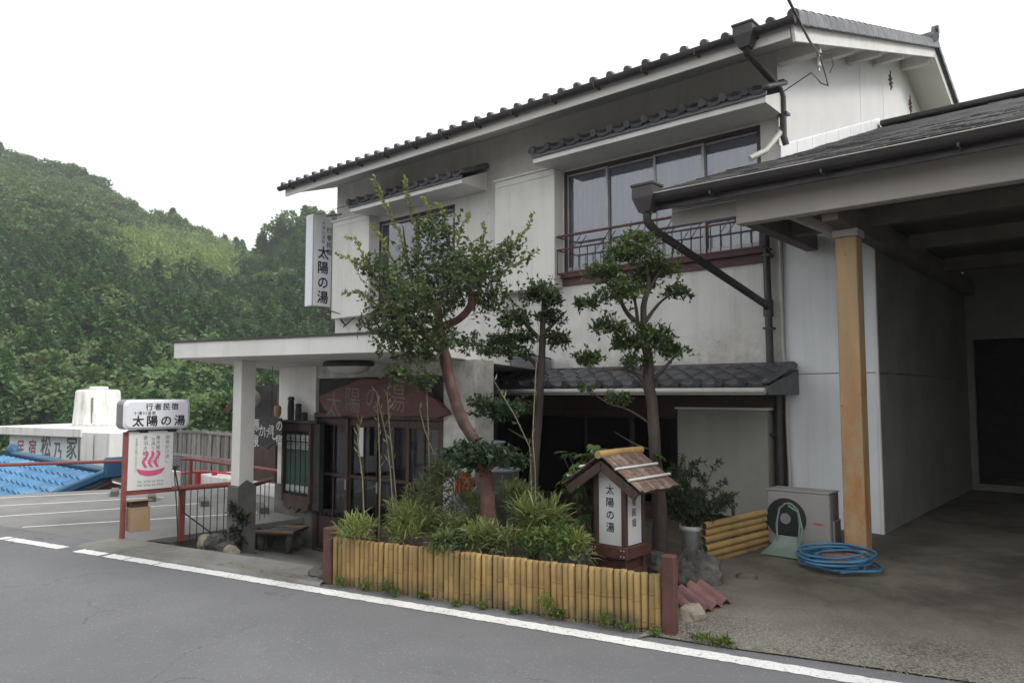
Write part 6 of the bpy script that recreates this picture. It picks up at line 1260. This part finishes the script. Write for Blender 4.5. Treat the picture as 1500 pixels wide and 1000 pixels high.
# third tree
D3 = 7.15; S3 = D3 / FPX
t3 = thing('garden_tree', at(965, 840, D3), 'tallest cloud-pruned tree with pale grey trunk before the pent roof', 'tree', 'trees in the front garden')
m = MB().limb([at(966, 850, D3), at(966, 740, D3), at(960, 670, D3), at(956, 600, D3), at(950, 560, D3), at(950, 530, D3), at(944, 495, D3)], [.08, .068, .058, .055, .058, .05, .042], 9)
m.limb([at(944, 497, D3), at(943, 450, D3), at(950, 415, D3), at(945, 380, D3)], [.04, .03, .022, .008], 7).limb([at(944, 480, D3), at(920, 460, D3), at(900, 425, D3 - .1), at(870, 400, D3 - .1)], [.03, .022, .015, .006], 6).limb([at(946, 470, D3), at(965, 445, D3 + .1), at(990, 425, D3)], [.024, .016, .006], 6).limb([at(948, 430, D3), at(965, 400, D3), at(985, 375, D3)], [.018, .012, .005], 6).limb([at(935, 480, D3), at(930, 440, D3 - .15), at(920, 400, D3 - .2)], [.022, .015, .006], 6)
m.limb([at(952, 570, D3), at(932, 548, D3), at(905, 540, D3 - .1), at(872, 545, D3 - .1)], [.03, .02, .012, .006], 6).limb([at(952, 560, D3), at(972, 540, D3 - .1), at(990, 520, D3 - .1)], [.03, .02, .006], 6).limb([at(952, 620, D3), at(920, 600, D3 - .05), at(890, 590, D3 - .1), at(868, 575, D3)], [.014, .01, .008, .004], 5).limb([at(958, 660, D3), at(930, 650, D3), at(900, 632, D3)], [.01, .008, .004], 5)
part('trunk', m, 'trunk', t3); lv = Leaves(); tw = MB()
for a, c, rx, rz, n_, dd in ((925, 372, 46, 26, 62, 0), (885, 400, 32, 20, 34, -.1), (965, 395, 34, 24, 40, .1), (905, 432, 36, 22, 40, -.15), (990, 430, 24, 14, 20, 0), (860, 445, 22, 12, 18, -.1), (935, 415, 36, 22, 34, .2), (895, 480, 30, 18, 30, -.1), (955, 500, 38, 24, 52, -.1), (985, 515, 22, 14, 18, 0), (915, 505, 28, 20, 28, .0), (862, 525, 20, 17, 22, -.1), (935, 350, 30, 14, 20, .05), (905, 585, 22, 10, 14, -.1), (860, 570, 14, 8, 6, 0), (930, 530, 24, 14, 16, -.1)):
    p = at(a, c, D3 + dd); lv.spray(p, (rx * S3, rx * S3, rz * S3), int(n_ * 1.55), 11, .052, .026, .55, .5, tw, .003)
leafpart('crown', lv, 'leaf_c', t3); part('twigs', tw, 'trunk', t3, kind='stuff')
# sasa clumps
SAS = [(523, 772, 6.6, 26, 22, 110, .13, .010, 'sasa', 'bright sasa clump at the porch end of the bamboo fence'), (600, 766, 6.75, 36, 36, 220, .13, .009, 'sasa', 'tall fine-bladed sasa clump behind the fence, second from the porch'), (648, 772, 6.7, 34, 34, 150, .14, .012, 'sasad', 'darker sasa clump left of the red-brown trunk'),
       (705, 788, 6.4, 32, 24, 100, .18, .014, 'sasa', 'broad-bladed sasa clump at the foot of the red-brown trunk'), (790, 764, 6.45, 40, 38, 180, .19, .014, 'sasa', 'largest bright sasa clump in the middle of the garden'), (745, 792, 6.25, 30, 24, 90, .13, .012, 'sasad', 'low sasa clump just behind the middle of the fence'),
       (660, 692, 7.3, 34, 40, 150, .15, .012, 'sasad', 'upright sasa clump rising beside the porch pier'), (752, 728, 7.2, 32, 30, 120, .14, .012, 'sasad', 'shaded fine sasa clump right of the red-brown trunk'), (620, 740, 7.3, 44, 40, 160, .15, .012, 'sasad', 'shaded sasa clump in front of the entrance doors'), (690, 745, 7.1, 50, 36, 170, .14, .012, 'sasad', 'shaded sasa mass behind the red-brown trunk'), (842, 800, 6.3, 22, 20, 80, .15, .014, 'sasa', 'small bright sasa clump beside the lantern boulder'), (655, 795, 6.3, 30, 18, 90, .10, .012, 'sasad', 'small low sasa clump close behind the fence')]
for a, c, dep, rx, rz, n_, L_, W_, mt, lab in SAS:
    p = at(a, c, dep); s_ = dep / FPX; lv = Leaves()
    for k in range(12):
        q = p + V((up(-.6, .6) * rx * s_, up(-.6, .6) * rx * s_, up(-.7, .35) * rz * s_)); lv.blades(q, (rx * s_ * .5, rx * s_ * .5, rz * s_ * .6), n_ // 3, L_, W_, .9, .45)
    lv.blades(p - Z * .1, (rx * s_ * .9, rx * s_ * .9, rz * s_), n_ // 2, L_, W_, 1, .3)
    leafsolo('sasa_clump', lv, mt, (p.x, p.y, .04), lab, 'bamboo grass', 'sasa clumps in the garden')
# small leafy shrub with yellow-green leaves under the lantern side of the garden
p = at(800, 795, 6.1); lv = Leaves(); lv.spray(p, (.24, .2, .16), 70, 9, .05, .026, .5, .5); leafsolo('small_shrub', lv, 'weed', (p.x, p.y, .04), 'round light-green leafy shrub left of the lantern boulder', 'shrub')
p = at(665, 790, 6.35); lv = Leaves(); lv.spray(p, (.16, .15, .12), 40, 8, .045, .022, .5, .5); leafsolo('small_shrub', lv, 'leaf_c', (p.x, p.y, .04), 'small dark green leafy shrub behind the fence left of the trunk', 'shrub')
# fatsia behind the lantern: every big lobed leaf is a part
def fatsia_mesh(k):
    r_ = np.random.default_rng(k); m = MB(); m.v = [(0, 0, 0)]; n_ = 7
    for i in range(n_):
        a = (i - 3) * .55; l = (1 - .12 * abs(i - 3)) * r_.uniform(.9, 1.05); w_ = .12; d = V((math.sin(a), math.cos(a), 0)); s_ = V((math.cos(a), -math.sin(a), 0))
        b_ = len(m.v); m.v += [tuple(d * l * .3 - s_ * w_ * .7 + Z * .03), tuple(d * l * .65 - s_ * w_ + Z * .02), tuple(d * l - Z * .18 * l), tuple(d * l * .65 + s_ * w_ + Z * .02), tuple(d * l * .3 + s_ * w_ * .7 + Z * .03), tuple(d * l * .5 - Z * .01)]
        m.f += [(0, b_, b_ + 5), (b_, b_ + 1, b_ + 5), (b_ + 1, b_ + 2, b_ + 5), (b_ + 2, b_ + 3, b_ + 5), (b_ + 3, b_ + 4, b_ + 5), (b_ + 4, 0, b_ + 5)]; m.sm += [False] * 6
    me = m.mesh('leaf'); me.materials.append(MA['fatsia']); a_ = me.attributes.new('tint', 'FLOAT', 'FACE'); a_.data.foreach_set('value', r_.uniform(0, 1, len(m.f)).astype(np.float32)); return me
FM = [fatsia_mesh(k) for k in range(4)]
fb = at(868, 800, 7.0); ft = thing('fatsia_bush', (fb.x, fb.y, .04), 'glossy large-leaved fatsia bush growing behind the lantern sign', 'shrub'); m = MB()
for i in range(62):
    a, c = (random.gauss(888, 24), random.gauss(664, 7)) if i < 20 else (random.gauss(850, 14), random.uniform(680, 815))
    p = at(a, c, up(6.55, 7.2) if i >= 20 else up(6.9, 7.3)); r_ = up(.085, .135); d = p - fb; d.z = 0; ang = math.atan2(d.y, d.x) + up(-1.2, 1.2) if d.length > .05 else up(0, 6.28)
    o = piece('leaf', FM[i % 4], ft, Matrix.Translation(p) @ Matrix.Rotation(ang - PI / 2, 4, 'Z') @ Matrix.Rotation(up(-.75, .15), 4, 'X') @ Matrix.Rotation(up(-.4, .4), 4, 'Y') @ Matrix.Scale(r_ * 1.25, 4)); m.tube([fb.lerp(V((p.x, p.y, fb.z)), .3) + Z * max(0, (p.z - fb.z) * .5), p], .004, 4, False)
m.tube([fb - Z * .25, fb + Z * .3, at(885, 690, 7.1)], [.02, .016, .008], 6); part('stem', m, 'trunk', ft)
# dry bamboo canes
for i, (pth, dep) in enumerate((([(535, 800), (531, 700), (524, 645), (528, 617)], 6.9), ([(555, 800), (557, 700), (555, 640), (553, 585)], 6.95), ([(578, 780), (572, 690), (566, 640), (552, 575)], 7.0), ([(583, 760), (577, 690), (570, 620), (567, 572)], 7.05), ([(628, 650), (627, 620), (625, 570)], 7.4), ([(785, 800), (784, 690), (780, 640), (784, 560), (789, 480)], 6.75), ([(776, 655), (755, 610), (724, 558)], 6.8), ([(638, 670), (622, 630), (615, 600)], 7.4))):
    pts = [at(a, c, dep) for a, c in pth]; 
    if pth[0][1] < 700: pts = [V((pts[0].x + .03, pts[0].y + .03, .04))] + pts
    lab = ('short leafy dry cane standing left of the door notice', 'straight dry cane in front of the doors', 'leaning dry cane crossing the carved name board', 'tall dry cane ending under the last letter of the name board', 'thin dry cane near the porch pier', 'long pale cane beside the slender dark trunk', 'slanting dry cane leaning towards the slender trunk', 'thinnest bent dry cane before the porch pier')[i]
    t_ = thing('bamboo_cane', (pts[0].x, pts[0].y, .04), lab, 'bamboo cane', 'dry bamboo canes in the garden'); part('stalk', MB().tube(pts, [.0055] * (len(pts) - 1) + [.0025], 6), 'straw', t_); lv = Leaves(); P = []; D = []
    for u_ in np.linspace(.35, 1, 11 if i < 4 else 5): k = min(int(u_ * (len(pts) - 1)), len(pts) - 2); P.append(pts[k].lerp(pts[k + 1], u_ * (len(pts) - 1) - k)); D.append(V((up(-.7, .7), up(-.7, .7), 1.0)))
    v, f = leafset(np.array(P), np.array(D), .09 * rng.uniform(.6, 1.2, len(P)), .016, .2); lv.add(v, f, np.full(len(P), .5)); me = lv.mesh('bract', origin(t_)); me.materials.append(MA['straw']); o = bpy.data.objects.new('bract', me); o.parent = t_; COL.objects.link(o)
# ivy on the pillar base, weeds along the fence
p = V((pc[0] + .1, pc[1] - .12, .05)); lv = Leaves()
for z in (-.28, -.15, 0, .15, .27): lv.spray((p.x + up(-.05, .06), p.y + up(-.02, .04), z), (.12, .08, .13), 34, 8, .036, .026, .6, .6)
leafsolo('pillar_ivy', lv, 'ivy', (p.x, p.y, -.3), 'dark ivy climbing the stone base of the porch pillar', 'ivy')
WD = [(.05, .10), (.13, .07), (.21, .11), (.24, .07), (.33, .05), (.45, .04), (.52, .05), (.62, .05), (.715, .20), (.74, .08), (.87, .14), (.92, .07), (.985, .06)]
for i, (t_, h) in enumerate(WD):
    p = f0.lerp(f1, t_) - fn * up(.04, .1); lv = Leaves(); lv.spray((p.x, p.y, h * .5), (.05 + h * .25, .04, h * .6), int(10 + h * 80), 6, .026, .017, .5, .6); leafsolo('weed', lv, 'weed', (p.x, p.y, 0), 'tallest weed growing against the fence right of its middle' if h == .2 else 'small green weed, ' + ('first second third fourth fifth sixth seventh eighth ninth tenth eleventh twelfth thirteenth'.split())[i] + ' of the row at the fence foot from the porch end', 'weed', 'weeds along the fence')
for a, c, n_, lab in ((1062, 944, 40, 'yellow-green weed tuft at the driveway corner by the road'), (1010, 905, 0, ''), (478, 832, 60, 'bright fern tuft outside the fence corner by the porch'), (1030, 938, 24, 'sparse weeds beside the fence end post')):
    if not n_: continue
    p = plane(a, c, 'Z', .01); lv = Leaves(); lv.blades((p.x, p.y, .01), (.06, .06, .03), n_, .09, .012, .8, .6); lv.spray((p.x, p.y, .02), (.1, .06, .03), 20, 6, .025, .016); leafsolo('weed', lv, 'weed', (p.x, p.y, 0), lab, 'weed')
# moss, leaf crumbs and grit where road and plots meet
lv = Leaves(); n_ = 1500; aa = rng.uniform(1.2, 8, n_); bb = np.abs(rng.normal(0, .09, n_)) + .17
P = np.array([tuple(roadpt(a, b_, .028)) for a, b_ in zip(aa, bb)]); v, f = leafset(P, rng.normal(size=(n_, 3)) * np.array([1, 1, .3]), .014, .01, .8); lv.add(v, f, rng.uniform(0, 1, n_)); me = lv.mesh('leaf_litter', (0, 0, 0)); me.materials.append(MA['straw']); o = bpy.data.objects.new('leaf_litter', me); COL.objects.link(o); o['kind'] = 'stuff'
# shrubs in front of the forest edge, beyond the lot
for i, (a, c, dep, rx, rz) in enumerate(((300, 606, 24, 70, 24), (345, 600, 23, 40, 30), (255, 612, 25, 40, 20))):
    p = at(a, c, dep); s_ = dep / FPX; lv = Leaves(); lv.spray(p, (rx * s_, rx * s_ * .8, rz * s_), 160, 9, .2, .12, .5, .5); leafsolo('roadside_bush', lv, 'broad', (p.x, p.y, -3), ('wide green bush overhanging the weathered board fence', 'green bush beside the porch pillar beyond the fence', 'green bush behind the white light-box sign')[i], 'bush', 'bushes beyond the board fence')
for a, c, dep, rx, lab in ((251, 690, 16.5, 9, 'small yellow-green bush right of the hot-spring board'), (394, 672, 15, 13, 'bright green bush seen through the porch gap')):
    p = at(a, c, dep); s_ = dep / FPX; lv = Leaves(); lv.spray(p, (rx * s_, rx * s_, rx * s_), 40, 8, .09, .05); leafsolo('small_shrub', lv, 'weed', (p.x, p.y, -.6), lab, 'shrub')
